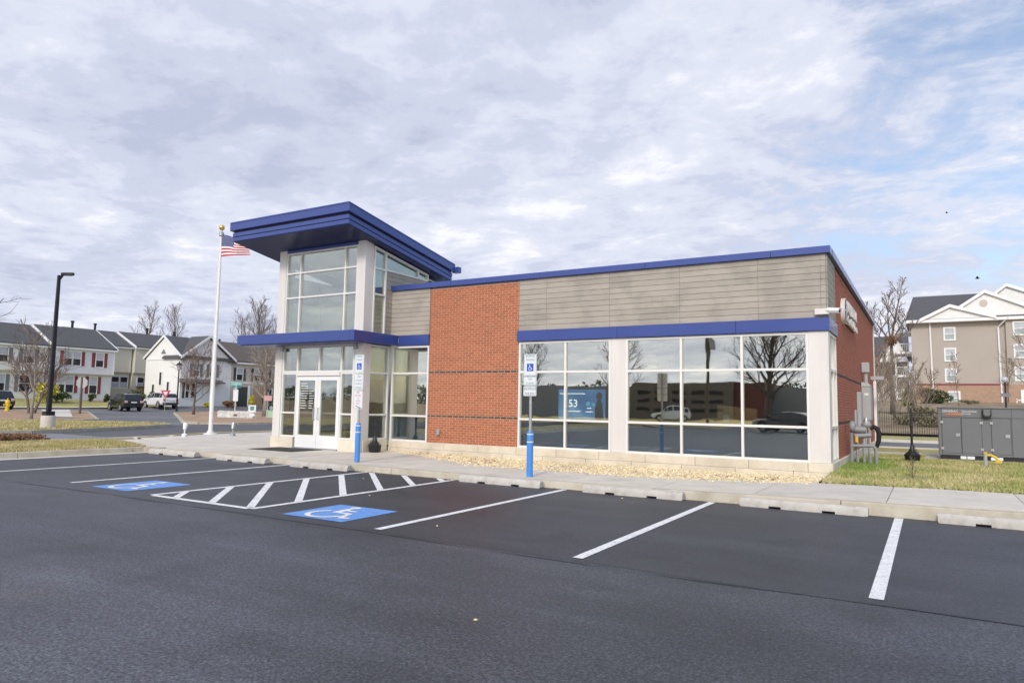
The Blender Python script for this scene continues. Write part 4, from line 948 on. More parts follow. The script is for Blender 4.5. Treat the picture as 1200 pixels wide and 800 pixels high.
# flagpole with the flag and its two ground lights
FP = (-25.95, 18.86, .13)
t = thing('flagpole', FP, 'tall white tapered flagpole with a gold ball on the plaza', 'flagpole')
add('shaft', MB().tube([(0, 0, 0), (0, 0, 3), (0, 0, 8.45)], [.088, .08, .042], 16), 'white', t, world=False, smooth=50)
add('base_collar', MB().lathe([(.30, 0), (.29, .03), (.16, .06), (.125, .13), (.115, .15)], (0, 0, 0), 20), 'pier', t, world=False, smooth=40)
add('truck', MB().lathe([(.05, 8.44), (.10, 8.47), (.10, 8.62), (.04, 8.66), (.03, 8.72)], (0, 0, 0), 12), 'galv', t, world=False, smooth=40)
add('ball', MB().lathe([(.12*math.sin(math.pi*i/10)+.001, 8.83-.12*math.cos(math.pi*i/10)) for i in range(11)], (0, 0, 0), 16), 'gold', t, world=False, smooth=True)
add('halyard', MB().tube([(-.13, -.02, 1.2), (-.13, -.02, 6.4), (-.08, 0, 8.4)], .012, 5), 'white', t, world=False); add('cleat', MB().box(-.14, -.08, -.03, .03, 1.1, 1.3), 'galv', t, world=False)
fl = thing('flag', (FP[0], FP[1], 7.7), 'stars and stripes flag blowing from the top of the pole', 'flag')
def fpt(u, v, off=0.0):       # u 0..1 along the fly, v 0..1 up the hoist
    x = .06 + 1.45*u; dr = -.16*u*u*(1-v)*.3
    w = .15*math.sin(u*7.5 - v*1.1)*(.25+u)
    z = 7.66 + .98*v*(1-.2*u) - .06*u + .14*u*(1-v) - .16*u*v + .04*math.sin(u*6+.5) + dr
    return (FP[0] + x*.96 + w*.15, FP[1] + x*.12 + w - off, z)
mb = MB(); NU, NV = 26, 13
mb.v = [fpt(i/NU, j/NV) for j in range(NV+1) for i in range(NU+1)]
for j in range(NV):
    for i in range(NU):
        mb.f.append((j*(NU+1)+i, j*(NU+1)+i+1, (j+1)*(NU+1)+i+1, (j+1)*(NU+1)+i)); mb.m.append(2 if (i < 11 and j >= 6) else (0 if j % 2 == 0 else 1))
add('cloth', mb, ['flag_red', 'flag_white', 'flag_blue'], fl, smooth=True, flip=False)
mb = MB()
for r_ in range(9):
    for c in range(6 if r_ % 2 == 0 else 5):
        u, v = .035+(c+(.5 if r_ % 2 else 0))*.066, .505+r_*.055
        for off in (.006, -.006):
            mb.quad(*[fpt(u+.015*math.cos(k*math.pi/5+.3)*(1 if k % 2 else .45), v+.02*math.sin(k*math.pi/5+.3)*(1 if k % 2 else .45), off) for k in range(10)])
add('stars', mb, 'flag_white', fl, kind='stuff', flip=False)
for x, y, lb in ((-24.70, 16.82, 'white ground floodlight on the plaza, left of the flagpole'), (-24.18, 18.6, 'grey ground floodlight right of the flagpole')):
    t = thing('floodlight', (x, y, .13), lb, 'floodlight', 'floodlights round the flagpole')
    mm = 'white' if x < -24.5 else 'galv'
    add('base', MB().lathe([(.10, 0), (.10, .10), (.06, .13), (.025, .14), (.025, .22)], (0, 0, 0), 14), mm, t, world=False, smooth=40)
    add('stem', MB().tube([(0, 0, .2), (0, 0, .34)], .03, 8), mm, t, world=False)
    add('lamp_head', MB().tube([(.03, -.03, .28), (-.05, .07, .50)], [.06, .095], 14), mm, t, world=False, smooth=40)
    add('lens', MB().tube([(-.05, .07, .50), (-.052, .072, .503)], .08, 14), 'win_pale', t, world=False)

# parking lot lamp on its concrete pier
t = thing('lot_lamp', (-34.08, 16.43, .13), 'tall dark square lamp post with one flat head on a concrete pier', 'street lamp')
add('pier', MB().lathe([(.29, -.05), (.29, .56), (.275, .60), (.22, .61)], (0, 0, 0), 28), 'concrete', t, world=False, smooth=40)
add('base_cover', MB().box(-.19, .19, -.19, .19, .605, .80), 'pole_black', t, world=False, bevel=.02)
add('shaft', MB().hexa([(-.09, -.09, .8), (.09, -.09, .8), (.09, .09, .8), (-.09, .09, .8)], [(-.062, -.062, 7.0), (.062, -.062, 7.0), (.062, .062, 7.0), (-.062, .062, 7.0)]), 'pole_black', t, world=False, bevel=.02)
add('arm', MB().tube([(.05, .02, 6.85), (.16, .064, 6.98), (.25, .10, 7.02)], [.06, .05, .05], 8), 'pole_black', t, world=False)
add('lamp_head', MB().prism([(.12, .02), (.18, .12), (.48, .15), (.74, .06), (.75, 0), (.74, -.06), (.48, -.15), (.18, -.12), (.12, -.02)], 6.98, 7.09, lambda u, w, h: (u*.93-w*.37, u*.37+w*.93, h+.02*(1-abs(w)*4)*(h > 7.05))), 'pole_black', t, world=False, bevel=.015)
add('lens', MB().prism([(.3, .09), (.6, .09), (.6, -.09), (.3, -.09)], 6.965, 6.978, lambda u, w, h: (u*.93-w*.37, u*.37+w*.93, h)), 'win_pale', t, world=False)

# generator
GX0, GX1, GY0, GY1 = .22, 4.6, 23.90, 25.2
t = thing('generator', (2.2, 24.5, .235), 'long grey enclosed standby generator on a concrete pad beside the building', 'generator')
add('skid', MB().box(GX0+.04, GX1-.04, GY0+.05, GY1-.05, .235, .36), 'black', t)
add('enclosure', MB().box(GX0, GX1, GY0+.012, GY1, .36, 1.70), 'gen', t, bevel=.012)
add('roof_lip', MB().box(GX0-.02, GX1+.02, GY0-.012, GY1+.02, 1.702, 1.735), 'gen', t, bevel=.006)
for x0, x1 in ((.31, .775), (.79, 1.265), (1.50, 1.945), (2.35, 2.85), (2.87, 3.4)):
    d = add('door', MB().box(x0, x1, GY0-.006, GY0+.014, .43, 1.425), 'gen', t, bevel=.006)
    mb = MB().box(x0-.009, x0-.001, GY0+.006, GY0+.013, .425, 1.43).box(x1+.001, x1+.009, GY0+.006, GY0+.013, .425, 1.43).box(x0, x1, GY0+.006, GY0+.013, 1.426, 1.434)
    add('gap', mb, 'gen_seam', d)
    hx = x0 if x0 in (.31, 1.50, 2.35) else x1
    for z in (.55, 1.30): add('hinge', MB().box(hx-.035, hx+.035, GY0-.02, GY0-.007, z-.035, z+.035), 'galv', d)
    if x0 in (.31, 1.50): add('latch', MB().box(x1-.13, x1-.03, GY0-.022, GY0-.007, .90, .99), 'chrome', d)
add('panel_joint', MB().box(GX0+.09, GX1-.1, GY0+.004, GY0+.011, 1.442, 1.447).box(1.95+.02, 1.975, GY0+.004, GY0+.011, .37, 1.69).box(GX0+.08, GX0+.09, GY0+.004, GY0+.011, .37, 1.69), 'gen_seam', t)
add('exhaust_hood', MB().prism([(1.29, 1.68), (1.29, 1.50), (1.33, 1.44), (1.47, 1.44), (1.51, 1.50), (1.51, 1.68)], GY0-.10, GY0+.01, lambda u, w, h: (u, h, w)), 'black', t, bevel=.01)
add('vent_cover', MB().prism([(1.32, 1.68), (1.32, 1.54), (1.36, 1.50), (1.44, 1.50), (1.48, 1.54), (1.48, 1.68)], GY0-.112, GY0-.101, lambda u, w, h: (u, h, w)), 'gen', t)
mb = MB().text('GENERAC', .092, (.325, GY0-.004, 1.585), (1, 0, 0), (0, 0, 1), align='L', sx=.98); mb.text('INDUSTRIAL', .066, (.83, GY0-.004, 1.59), (1, 0, 0), (0, 0, 1), align='L', sx=.95); mb.text('POWER', .06, (.83, GY0-.004, 1.525), (1, 0, 0), (0, 0, 1), align='L', sx=.95)
add('lettering', mb, 'white', t, flip=False)
add('orange_stripe', MB().quad((.33, GY0-.003, 1.505), (.80, GY0-.003, 1.505), (.80, GY0-.003, 1.565), (.52, GY0-.003, 1.565)), 'orange', t, flip=False); add('divider', MB().quad((.812, GY0-.003, 1.50), (.818, GY0-.003, 1.50), (.818, GY0-.003, 1.66), (.812, GY0-.003, 1.66)), 'white', t, flip=False)
for x0, x1 in ((.74, .88), (.90, 1.08), (1.46, 1.74)): add('label_plate', MB().box(x0, x1, GY0+.038, GY0+.049, .26, .345), 'sign_white', t)
t = thing('gas_riser', (1.16, 20.9, .17), 'short grey post with a bent yellow pipe in front of generator', 'gas pipe')
add('post', MB().tube([(0, 0, 0), (0, 0, .42)], .042, 10), 'grey_box', t, world=False, smooth=50); add('cap', MB().tube([(0, 0, .41), (0, 0, .45)], .05, 10), 'yellow', t, world=False)
add('bent_pipe', MB().tube([(0, 0, .37), (.12, 0, .38), (.22, 0, .32), (.27, 0, .24)], .030, 8), 'yellow', t, world=False, smooth=50); add('valve', MB().box(.20, .33, -.04, .04, .20, .26), 'yellow', t, world=False)

# iron fence
t = thing('iron_fence', (-.66, 44.0, .2), 'black iron picket fence along the foot of the mulch bank', 'fence')
x0f, x1f = -13.0, 16.0
k = 0; x = x0f
while x <= x1f:
    zb = .16; add('post', MB().box(x-.045, x+.045, 43.955, 44.045, zb, 1.76).box(x-.055, x+.055, 43.945, 44.055, 1.76, 1.80), 'black', t); x += 2.43
add('rail', MB().box(x0f, x1f, 43.985, 44.015, .36, .40).box(x0f, x1f, 43.985, 44.015, 1.50, 1.54), 'black', t)
mb = MB(); x = x0f
while x < x1f: mb.box(x-.011, x+.011, 43.989, 44.011, .27, 1.66); x += .112
add('picket', mb, 'black', t, kind='stuff')

# ------------------------------------------------------------------ houses on the left (facades face +X, rows run along Y)
def hwin(root, x, y, z0, z1, w, shutter=None, glass_top='win_pale', glass_low_='win', sw=.34, face=1, sides=(1, 1)):
    """sash window on a facade facing +X at x: frame > panes, sill; shutters are parts of the house"""
    fr = add('window', MB().box(x, x+.07, y-w/2-.08, y-w/2, z0-.06, z1+.10).box(x, x+.07, y+w/2, y+w/2+.08, z0-.06, z1+.10).box(x, x+.068, y-w/2, y+w/2, z1, z1+.10).box(x, x+.08, y-w/2, y+w/2, z0-.08, z0).box(x, x+.06, y-w/2, y+w/2, (z0+z1)/2-.03, (z0+z1)/2+.03), 'white', root)
    add('pane', MB().box(x-.02, x+.022, y-w/2, y+w/2, (z0+z1)/2+.03, z1), glass_top, fr); add('pane', MB().box(x-.02, x+.018, y-w/2, y+w/2, z0, (z0+z1)/2-.03), glass_low_, fr)
    if shutter:
        for s_, on in zip((-1, 1), sides):
            if on:
                c = y+s_*(w/2+.10+sw/2)
                sh = add('shutter', MB().box(x+.002, x+.05, c-sw/2, c+sw/2, z0-.05, z1+.05), shutter, root)
    return fr
def row_house(y0, y1, xf, xb, zb, ze, zrdg, wall, label, ov=.0, overz=None, group='townhouses beyond the street', roofm='shingle', jut=.5):
    t = thing('townhouse', ((xf+xb)/2, (y0+y1)/2, zb), label, 'house', group)
    mb = MB(); xr = (xf+xb)/2
    if overz:
        mb.box(xb, xf-jut, y0, y1, zb-.6, overz); mb.box(xb, xf, y0+.003, y1-.003, overz, ze)
    else: mb.box(xb, xf, y0, y1, zb-.6, ze)
    mb.prism([(xb, ze+.002), (xf, ze+.002), (xr, zrdg-.12)], y0+.004, y1-.004, lambda u, w, h: (u, h, w))
    add('wall', mb, wall, t)
    addsplit('roof', MB().prism([(xf+.35, ze-.06), (xf+.35, ze+.06), (xr, zrdg+.06), (xr, zrdg-.08)], y0-.12, y1+.12, lambda u, w, h: (u, h, w)).prism([(xb-.35, ze-.06), (xb-.35, ze+.06), (xr-.002, zrdg+.06), (xr-.002, zrdg-.08)], y0-.12, y1+.12, lambda u, w, h: (u, h, w)), roofm, t)
    add('eave_trim', MB().box(xf+.003, xf+.36, y0-.05, y1+.05, ze-.22, ze-.062), 'white', t)
    if overz: add('overhang_trim', MB().box(xf-jut+.01, xf+.02, y0, y1, overz-.10, overz-.003), 'siding_tan', t)
    mb = MB()
    for yy in (y0-.13, y1+.05): mb.prism([(xf+.37, ze-.12), (xf+.37, ze+.085), (xr, zrdg+.085), (xr, zrdg-.12)], yy, yy+.10, lambda u, w, h: (u, h, w))
    addsplit('rake_board', mb, 'white', t)
    for yy in (y0+.02, y1-.14): add('corner_board', MB().box(xf+.004, xf+.03, yy, yy+.12, (overz or zb), ze-.23), 'white', t)
    add('vent_pipe', MB().tube([(xr-.3, (y0+y1)/2+.9, zrdg-.2), (xr-.3, (y0+y1)/2+.9, zrdg+.75)], .14, 8).tube([(xr-.3, (y0+y1)/2+.9, zrdg+.72), (xr-.3, (y0+y1)/2+.9, zrdg+.9)], .2, 8), 'pole_black', t)
    return t
XA = -80.0
yA = lambda p: lerp(p, [-40, 0, 66, 131], [30.0, 33.5, 38.95, 44.9])
t = row_house(27.2, 38.1, XA, XA-9, 1.2, 6.95, 9.35, 'siding_white', 'white townhouse with grey shutters, leftmost of the row', overz=4.25, group=None)
for p in (4, 33.5): hwin(t, XA, yA(p), 5.05, 6.45, .95, 'shutter_grey')
hwin(t, XA-.5, yA(33.5), 2.1, 3.75, 1.0, 'shutter_grey', 'win', 'win'); hwin(t, XA-.5, yA(2), 2.1, 3.75, 1.5, 'shutter_grey')
t = row_house(38.3, 45.0, XA+.3, XA-8.7, 1.35, 7.0, 9.45, 'siding_blue', 'pale blue grey townhouse with dark red shutters', overz=4.2, group=None)
for p, z0, z1, xx in ((77, 5.05, 6.5, XA+.3), (73.5, 2.1, 3.85, XA-.2)):
    hwin(t, xx, yA(p)+.02, z0, z1, .82, 'red', sides=(1, 0)); hwin(t, xx, yA(p+9.5), z0, z1, .82, 'red', sides=(0, 1))
hwin(t, XA+.3, yA(113.5), 5.0, 6.5, .80, 'red'); hwin(t, XA-.2, yA(110.5), 2.05, 3.85, .80, 'red')
t = row_house(45.2, 51.8, -88, -96.5, 1.5, 8.1, 10.25, 'siding_beige', 'cream townhouse set back behind black parked car', overz=4.9, group=None, jut=.3)
for dy in (-.55, .55): hwin(t, -88.3, 50.6+dy, 2.9, 4.25, .9, None, 'win', 'win_pale')
hwin(t, -88.3, 50.2, 1.35, 2.0, .8)
t = row_house(52.0, 58.6, -87.6, -96.1, 1.5, 8.15, 10.3, 'siding_beige', 'cream townhouse with a brown wooden balcony, set back', overz=4.9, group=None, jut=.3)
hwin(t, -87.9, 53.1, 2.9, 4.25, .8, None, 'win', 'win_pale'); hwin(t, -87.9, 54.5, 2.9, 4.25, .8, None, 'win', 'win_pale')
dk = add('balcony', MB().box(-87.85, -86.2, 52.5, 55.6, 3.0, 3.15), 'deck', t)
mb = MB(); 
for i in range(16): mb.box(-86.25, -86.2, 52.52+i*.2, 52.60+i*.2, 3.16, 4.0)
add('railing', mb.box(-86.27, -86.18, 52.5, 55.6, 4.0, 4.08), 'deck', dk); addsplit('support_post', MB().box(-86.4, -86.25, 52.6, 52.75, .8, 2.99).box(-86.4, -86.25, 55.3, 55.45, .8, 2.99), 'deck', dk)
# timber yard fence between the rows
t = thing('yard_fence', (-84, 47.8, 1.2), 'weathered grey board fence behind black parked car', 'fence')
for i in range(22): add('board', MB().box(-84.05, -84, 45.6+i*.215, 45.8+i*.215, .6, 2.75+(i % 3)*.02), 'siding_tan', t)
add('rail', MB().box(-84.12, -84.052, 45.6, 50.3, 1.0, 1.1).box(-84.12, -84.052, 45.6, 50.3, 2.2, 2.3), 'siding_tan', t)

# the nearer pair: a white gable-ended house and its tan neighbour
XB = -72.0
yB = lambda p: lerp(p, [203, 211, 244, 265, 330], [47.4, 48.1, 51.6, 54.0, 62.3])
t = thing('end_house', (-75, 51, .8), 'white clapboard end house with tall gable and lamp post before it', 'house')
mb = MB().box(-78.7, XB, 48.1, 54.7, .1, 6.25).prism([(-78.7, 6.252), (XB, 6.252), (-75.3, 8.65)], 48.104, 54.6, lambda u, w, h: (u, h, w)).prism([(48.1, 6.254), (54.7, 6.254), (51.4, 8.75)], XB-3.2, XB-.004, lambda u, w, h: (h, u, w))
add('wall', mb, 'siding_white', t)
rf = add('roof', MB().prism([(XB+.3, 6.15), (XB+.3, 6.32), (-75.3, 8.86), (-75.3, 8.68)], 48.0, 54.75, lambda u, w, h: (u, h, w)).prism([(-79.0, 6.15), (-79.0, 6.32), (-75.302, 8.86), (-75.302, 8.68)], 48.0, 54.75, lambda u, w, h: (u, h, w)), 'shingle', t)
add('cross_gable_roof', MB().prism([(47.8, 6.12), (47.8, 6.32), (51.4, 9.0), (51.4, 8.8)], -75.2, XB+.42, lambda u, w, h: (h, u, w)).prism([(55.0, 6.12), (55.0, 6.32), (51.402, 9.0), (51.402, 8.8)], -75.2, XB+.42, lambda u, w, h: (h, u, w)), 'shingle', t)
addsplit('rake_board', MB().prism([(47.75, 6.08), (47.75, 6.36), (51.4, 9.05), (51.4, 8.74)], XB+.425, XB+.5, lambda u, w, h: (h, u, w)).prism([(55.05, 6.08), (55.05, 6.36), (51.402, 9.05), (51.402, 8.74)], XB+.425, XB+.5, lambda u, w, h: (h, u, w)), 'white', t)
addsplit('rake_board', MB().prism([(XB+.35, 6.1), (XB+.35, 6.36), (-75.3, 8.92), (-75.3, 8.66)], 47.9, 47.99, lambda u, w, h: (u, h, w)).prism([(-79.05, 6.1), (-79.05, 6.36), (-75.302, 8.92), (-75.302, 8.66)], 47.9, 47.99, lambda u, w, h: (u, h, w)), 'white', t)
add('cornice_return', MB().box(XB-.1, XB+.5, 47.7, 48.6, 5.98, 6.11), 'shingle', t); add('cornice_return', MB().box(XB-.1, XB+.5, 54.2, 55.1, 5.98, 6.11), 'shingle', t)
add('gable_vent', MB().prism([(-75.8, 6.75), (-74.9, 6.75), (-75.35, 7.25)], 48.03, 48.098, lambda u, w, h: (u, h, w)), 'shutter_grey', t); add('belt_course', MB().box(-78.6, XB-.02, 48.03, 48.098, 6.05, 6.15), 'white', t)
for x, z0, z1 in ((-76.9, 1.9, 3.2), (-75.6, 3.2, 4.6), (-74.1, 1.8, 3.5)):
    f_ = add('window', MB().box(x-.28, x+.28, 48.02, 48.098, z0-.08, z1+.12), 'white', t); add('pane', MB().box(x-.17, x+.17, 48.0, 48.018, z0, z1), 'win', f_)
hwin(t, XB, yB(229), 4.25, 5.6, .75, 'shutter_grey', 'win_green', 'deck'); hwin(t, XB, yB(249), 4.25, 5.6, .75, 'shutter_grey')
for p in (219.5, 224.5): hwin(t, XB, yB(p)+.1, 1.75, 3.35, .6, None, 'win', 'win')
add('shutter', MB().box(XB+.002, XB+.05, yB(215)-.1, yB(215)+.3, 1.7, 3.4), 'shutter_dark', t)
add('porch_roof', MB().prism([(XB+.003, 3.9), (XB+1.1, 3.55), (XB+1.1, 3.45), (XB+.003, 3.45)], 48.0, 53.2, lambda u, w, h: (u, h, w)), 'shingle_brown', t)
add('vent_pipe', MB().tube([(-75.6, 49.4, 8.4), (-75.6, 49.4, 9.4)], .16, 8), 'pole_black', t)
t = thing('tan_house', (-75, 59, .8), 'tan clapboard house with dark shutters and a brown roof behind bare tree', 'house')
mb = MB().box(-78.7, XB+.0, 54.72, 68, .1, 6.25).prism([(-78.7, 6.252), (XB, 6.252), (-75.3, 8.6)], 54.8, 68, lambda u, w, h: (u, h, w)); add('wall', mb, 'siding_tan', t)
add('roof', MB().prism([(XB+.4, 6.15), (XB+.4, 6.32), (-75.3, 8.8), (-75.3, 8.62)], 54.78, 68.3, lambda u, w, h: (u, h, w)).prism([(-79.0, 6.15), (-79.0, 6.32), (-75.302, 8.8), (-75.302, 8.62)], 54.78, 68.3, lambda u, w, h: (u, h, w)), 'shingle_brown', t)
add('eave_trim', MB().box(XB+.004, XB+.42, 55.1, 68.2, 5.95, 6.14), 'white', t)
hwin(t, XB, yB(280), 4.0, 5.45, .85, 'shutter_dark'); hwin(t, XB, yB(300), 4.0, 5.45, .85, 'shutter_dark'); hwin(t, XB, 61.2, 4.0, 5.45, .85, 'shutter_dark')
addsplit('brick_front', MB().box(XB+.004, XB+.03, 58.0, 62.5, .5, 3.4), 'apt_brick', t); hwin(t, XB+.03, 60.4, 1.7, 3.0, .9, None, 'win', 'win')
dr = add('door', MB().box(XB+.004, XB+.05, 55.6, 57.2, .8, 3.2), 'shutter_dark', t); addsplit('door_frame', MB().box(XB+.052, XB+.12, 55.3, 55.6, .7, 3.4).box(XB+.052, XB+.12, 57.2, 57.5, .7, 3.4), 'white', dr)
add('belt_course', MB().box(XB+.004, XB+.06, 54.8, 68, 3.6, 3.8), 'white', t)
add('vent_pipe', MB().tube([(-75.6, 55.5, 8.3), (-75.6, 55.5, 9.1)], .14, 8), 'pole_black', t)

# ------------------------------------------------------------------ the apartment block and the houses behind the bank
YA = 100.0
pX = lambda p: (p-1090.5)*.10885 + .97       # picture column -> X on the plane Y=100 (measured)
t = thing('apartment_block', (6, 105, 3), 'taupe four storey apartment block with white gables and tan brick base', 'apartment building')
XA0, XA1 = -1.62, 18.0; ZB, ZE = 5.0, 12.55
add('wall', MB().box(XA0, XA1, YA, YA+16, ZB+.003, ZE), 'siding_taupe', t)
add('brick_base', MB().box(XA0-.03, XA1, YA-.06, YA+16, 1.2, ZB), 'apt_brick', t); add('belt_course', MB().box(XA0-.05, XA1, YA-.10, YA-.062, ZB-.10, ZB+.08), 'red', t)
add('bay_wall', MB().box(8.05, XA1, YA-.45, YA-.004, ZB+.003, ZE), 'siding_taupe', t); add('bay_base', MB().box(8.05, XA1, YA-.50, YA-.064, 1.2, ZB), 'apt_brick', t)
add('eave_trim', MB().box(XA0-.5, XA1, YA-.9, YA+.3, ZE+.003, ZE+.36), 'white', t)
add('roof', MB().hexa([(XA0-.6, YA-.8, ZE+.37), (XA1, YA-.8, ZE+.37), (XA1, YA+16.5, ZE+.37), (XA0-.6, YA+16.5, ZE+.37)], [(XA0+.25, YA+7.5, 17.0), (XA1, YA+7.5, 17.0), (XA1, YA+8.5, 17.0), (XA0+.25, YA+8.5, 17.0)]), 'shingle', t)
def gable(x0, xp, x1, z0, zp, yf, depth, vent=False):
    g = add('gable', MB().prism([(x0, z0), (x1, z0), (xp, zp)], yf, yf+.3, lambda u, w, h: (u, h, w)), 'siding_white', t)
    k = .42; s0, s1 = (zp-z0)/(xp-x0), (zp-z0)/(x1-xp)
    addsplit('gable_roof', MB().prism([(x0-.5, z0-.5*s0+.06), (xp, zp+.06), (xp, zp+.30), (x0-.5, z0-.5*s0+.30)], yf+.02, yf+depth, lambda u, w, h: (u, h, w)).prism([(xp+.002, zp+.06), (x1+.5, z0-.5*s1+.06), (x1+.5, z0-.5*s1+.30), (xp+.002, zp+.30)], yf+.02, yf+depth, lambda u, w, h: (u, h, w)), 'shingle', g)
    addsplit('rake_board', MB().prism([(x0-.55, z0-.55*s0-.06), (xp, zp-.06), (xp, zp+.33), (x0-.55, z0-.55*s0+.33)], yf-.32, yf-.05, lambda u, w, h: (u, h, w)).prism([(xp+.002, zp-.06), (x1+.55, z0-.55*s1-.06), (x1+.55, z0-.55*s1+.33), (xp+.002, zp+.33)], yf-.32, yf-.05, lambda u, w, h: (u, h, w)), 'white', g)
    if vent: add('gable_vent', MB().lathe([(.02, yf-.06), (.42, yf-.06), (.42, yf-.003)], (xp-.15, 0, zp-1.25), 18, axis='y'), 'siding_tan', g)
gable(-.10, 2.55, 6.6, ZE+.42, 14.35, YA-.75, 5); gable(1.9, 6.15, 12.2, ZE+.44, 15.95, YA-.30, 8, True); gable(5.2, 8.5, 14.5, 14.2, 16.95, YA+2.2, 6)
def awin(x, z, yf, w=.95, h=1.35):
    fr = add('window', MB().box(x-w/2-.16, x-w/2, yf-.09, yf, z-h/2-.16, z+h/2+.16).box(x+w/2, x+w/2+.16, yf-.09, yf, z-h/2-.16, z+h/2+.16).box(x-w/2, x+w/2, yf-.088, yf, z+h/2, z+h/2+.16).box(x-w/2, x+w/2, yf-.10, yf, z-h/2-.16, z-h/2).box(x-w/2, x+w/2, yf-.07, yf, z-.04, z+.04), 'white', t)
    add('pane', MB().box(x-w/2, x+w/2, yf-.04, yf-.006, z+.04, z+h/2), 'win_pale', fr); add('pane', MB().box(x-w/2, x+w/2, yf-.035, yf-.006, z-h/2, z-.04), 'win_green', fr)
for z in (11.15, 8.6, 6.1): awin(2.45, z, YA)
for z in (11.5, 8.85, 6.2): awin(9.35, z, YA-.45)
awin(2.7, 3.35, YA-.06); 
mb = MB().tube([(.42, YA-.15, ZE), (.55, YA-.15, 1.5)], .10, 6).tube([(8.3, YA-.95, ZE+.3), (7.35, YA-.15, ZE-.8), (7.45, YA-.15, 1.5)], .10, 6)
addsplit('downspout', mb, 'white', t)
dr = add('door', MB().box(9.2, 10.4, YA-.58, YA-.51, 2.2, 4.35), 'white', t)
add('steps_railing', MB().box(8.6, 8.7, YA-2.2, YA-2.1, 1.6, 3.3).box(8.6, 9.2, YA-2.2, YA-2.1, 3.1, 3.2).hexa([(10.4, YA-2.2, 2.9), (12.6, YA-2.2, 1.7), (12.6, YA-2.1, 1.7), (10.4, YA-2.1, 2.9)], [(10.4, YA-2.2, 3.3), (12.6, YA-2.2, 2.1), (12.6, YA-2.1, 2.1), (10.4, YA-2.1, 3.3)]), 'white', t)
mb = MB()
for z in (3.4, 6.3, 9.3, 12.0):
    b_ = add('balcony', MB().box(XA0-2.0, XA0-.04, YA+3.0, YA+8.5, z-.25, z), 'white', t)
    m2 = MB()
    for i in range(9): m2.box(XA0-2.0+i*.22, XA0-1.94+i*.22, YA+3.0, YA+3.06, z+.01, z+1.0)
    add('railing', m2.box(XA0-2.0, XA0-.04, YA+3.0, YA+3.07, z+1.0, z+1.1), 'white', b_)
add('balcony_post', MB().box(XA0-2.0, XA0-1.8, YA+3.1, YA+3.3, 2, 13), 'white', t)
t = thing('far_house', (-6, 122, 3), 'far grey roofed house with a white gable behind the tall bare tree', 'house')
add('wall', MB().box(-14, -2.6, 120, 130, 2, 9.8), 'siding_tan', t); add('roof', MB().prism([(119.4, 9.7), (124.6, 13.4), (130.4, 9.7)], -14.3, -2.4, lambda u, w, h: (h, u, w)), 'shingle', t)
g = add('gable', MB().prism([(-6.3, 9.0), (-2.3, 9.0), (-4.0, 13.0)], 118.7, 119.3, lambda u, w, h: (u, h, w)), 'siding_white', t)
addsplit('rake_board', MB().prism([(-4.0, 13.0), (-1.9, 8.6), (-1.4, 8.6), (-3.8, 13.5)], 118.4, 118.6, lambda u, w, h: (u, h, w)), 'shingle', g)
for x in (-8.1, -5.2, -4.2, -3.3): 
    f_ = add('window', MB().box(x-.5, x+.5, 119.9, 119.99, 7.0, 8.7), 'white', t); add('pane', MB().box(x-.38, x+.38, 119.87, 119.895, 7.12, 8.58), 'win', f_)
add('eave_trim', MB().box(-14.2, -6.5, 119.3, 119.38, 9.4, 9.75), 'white', t)

# ------------------------------------------------------------------ street furniture on the left
def gpos(x, y, h=0.0): return (x, y, max(0, gz(x, y))+h)
t = thing('street_lantern', gpos(-64.5, 42.9, .12), 'black post lantern by the mulch island before the white house', 'street lamp')
add('post', MB().tube([(0, 0, 0), (0, 0, .8), (0, 0, 4.1)], [.11, .08, .06], 10), 'pole_black', t, world=False)
add('lantern', MB().lathe([(.05, 4.1), (.16, 4.15), (.27, 4.55), (.27, 4.58)], (0, 0, 0), 8), 'win_pale', t, world=False)
add('lantern_cap', MB().lathe([(.32, 4.59), (.20, 4.78), (.06, 4.86), (.03, 5.0), (.002, 5.02)], (0, 0, 0), 8), 'pole_black', t, world=False)
def facing(mb, pts, m=0, d=.02):   # plate facing +X/-Y (towards the lot) in local axes
    return mb.prism(pts, 0, d, lambda u, w, h: (u*.82+h*.57, u*.57-h*.82, w), m)
t = thing('yield_sign', gpos(-66.0, 42.6, .02), 'red and white triangular yield sign in front of white car', 'road sign')
add('post', MB().tube([(0, 0, 0), (0, 0, 1.75)], .035, 6), 'galv', t, world=False)
add('triangle', facing(MB(), [(-.50, 2.15), (.50, 2.15), (0, 1.28)]), 'sign_red', t, world=False)
add('inner_triangle', MB().prism([(-.24, 2.0), (.24, 2.0), (0, 1.58)], .021, .025, lambda u, w, h: (u*.82+h*.57, u*.57-h*.82, w)), 'sign_white', t, world=False)
t = thing('stop_sign_back', gpos(-57.5, 30.0, .1), 'back of an octagonal sign on a wooden post by the mulch', 'road sign')
add('post', MB().box(-.07, .07, -.07, .07, 0, 2.9), 'bark', t, world=False)
add('octagon', facing(MB(), [(.46*math.cos(R(22.5+45*i)), 2.45+.46*math.sin(R(22.5+45*i))) for i in range(8)]), 'galv', t, world=False)
t = thing('marker_rod', gpos(-47.5, 22.8, .05), 'thin grey marker rod at the kerb of the mulch island', 'post'); add('rod', MB().tube([(0, 0, 0), (0, 0, 1.6)], .025, 5), 'galv', t, world=False)
t = thing('fire_hydrant', gpos(-63, 27.3, .14), 'yellow fire hydrant beside the leftmost parked car', 'fire hydrant')
add('barrel', MB().lathe([(.20, 0), (.20, .06), (.14, .08), (.14, .62), (.18, .65), (.18, .70), (.15, .80), (.08, .90), (.04, .92), (.04, .99), (.002, 1.0)], (0, 0, 0), 14), 'yellow', t, world=False, smooth=40)
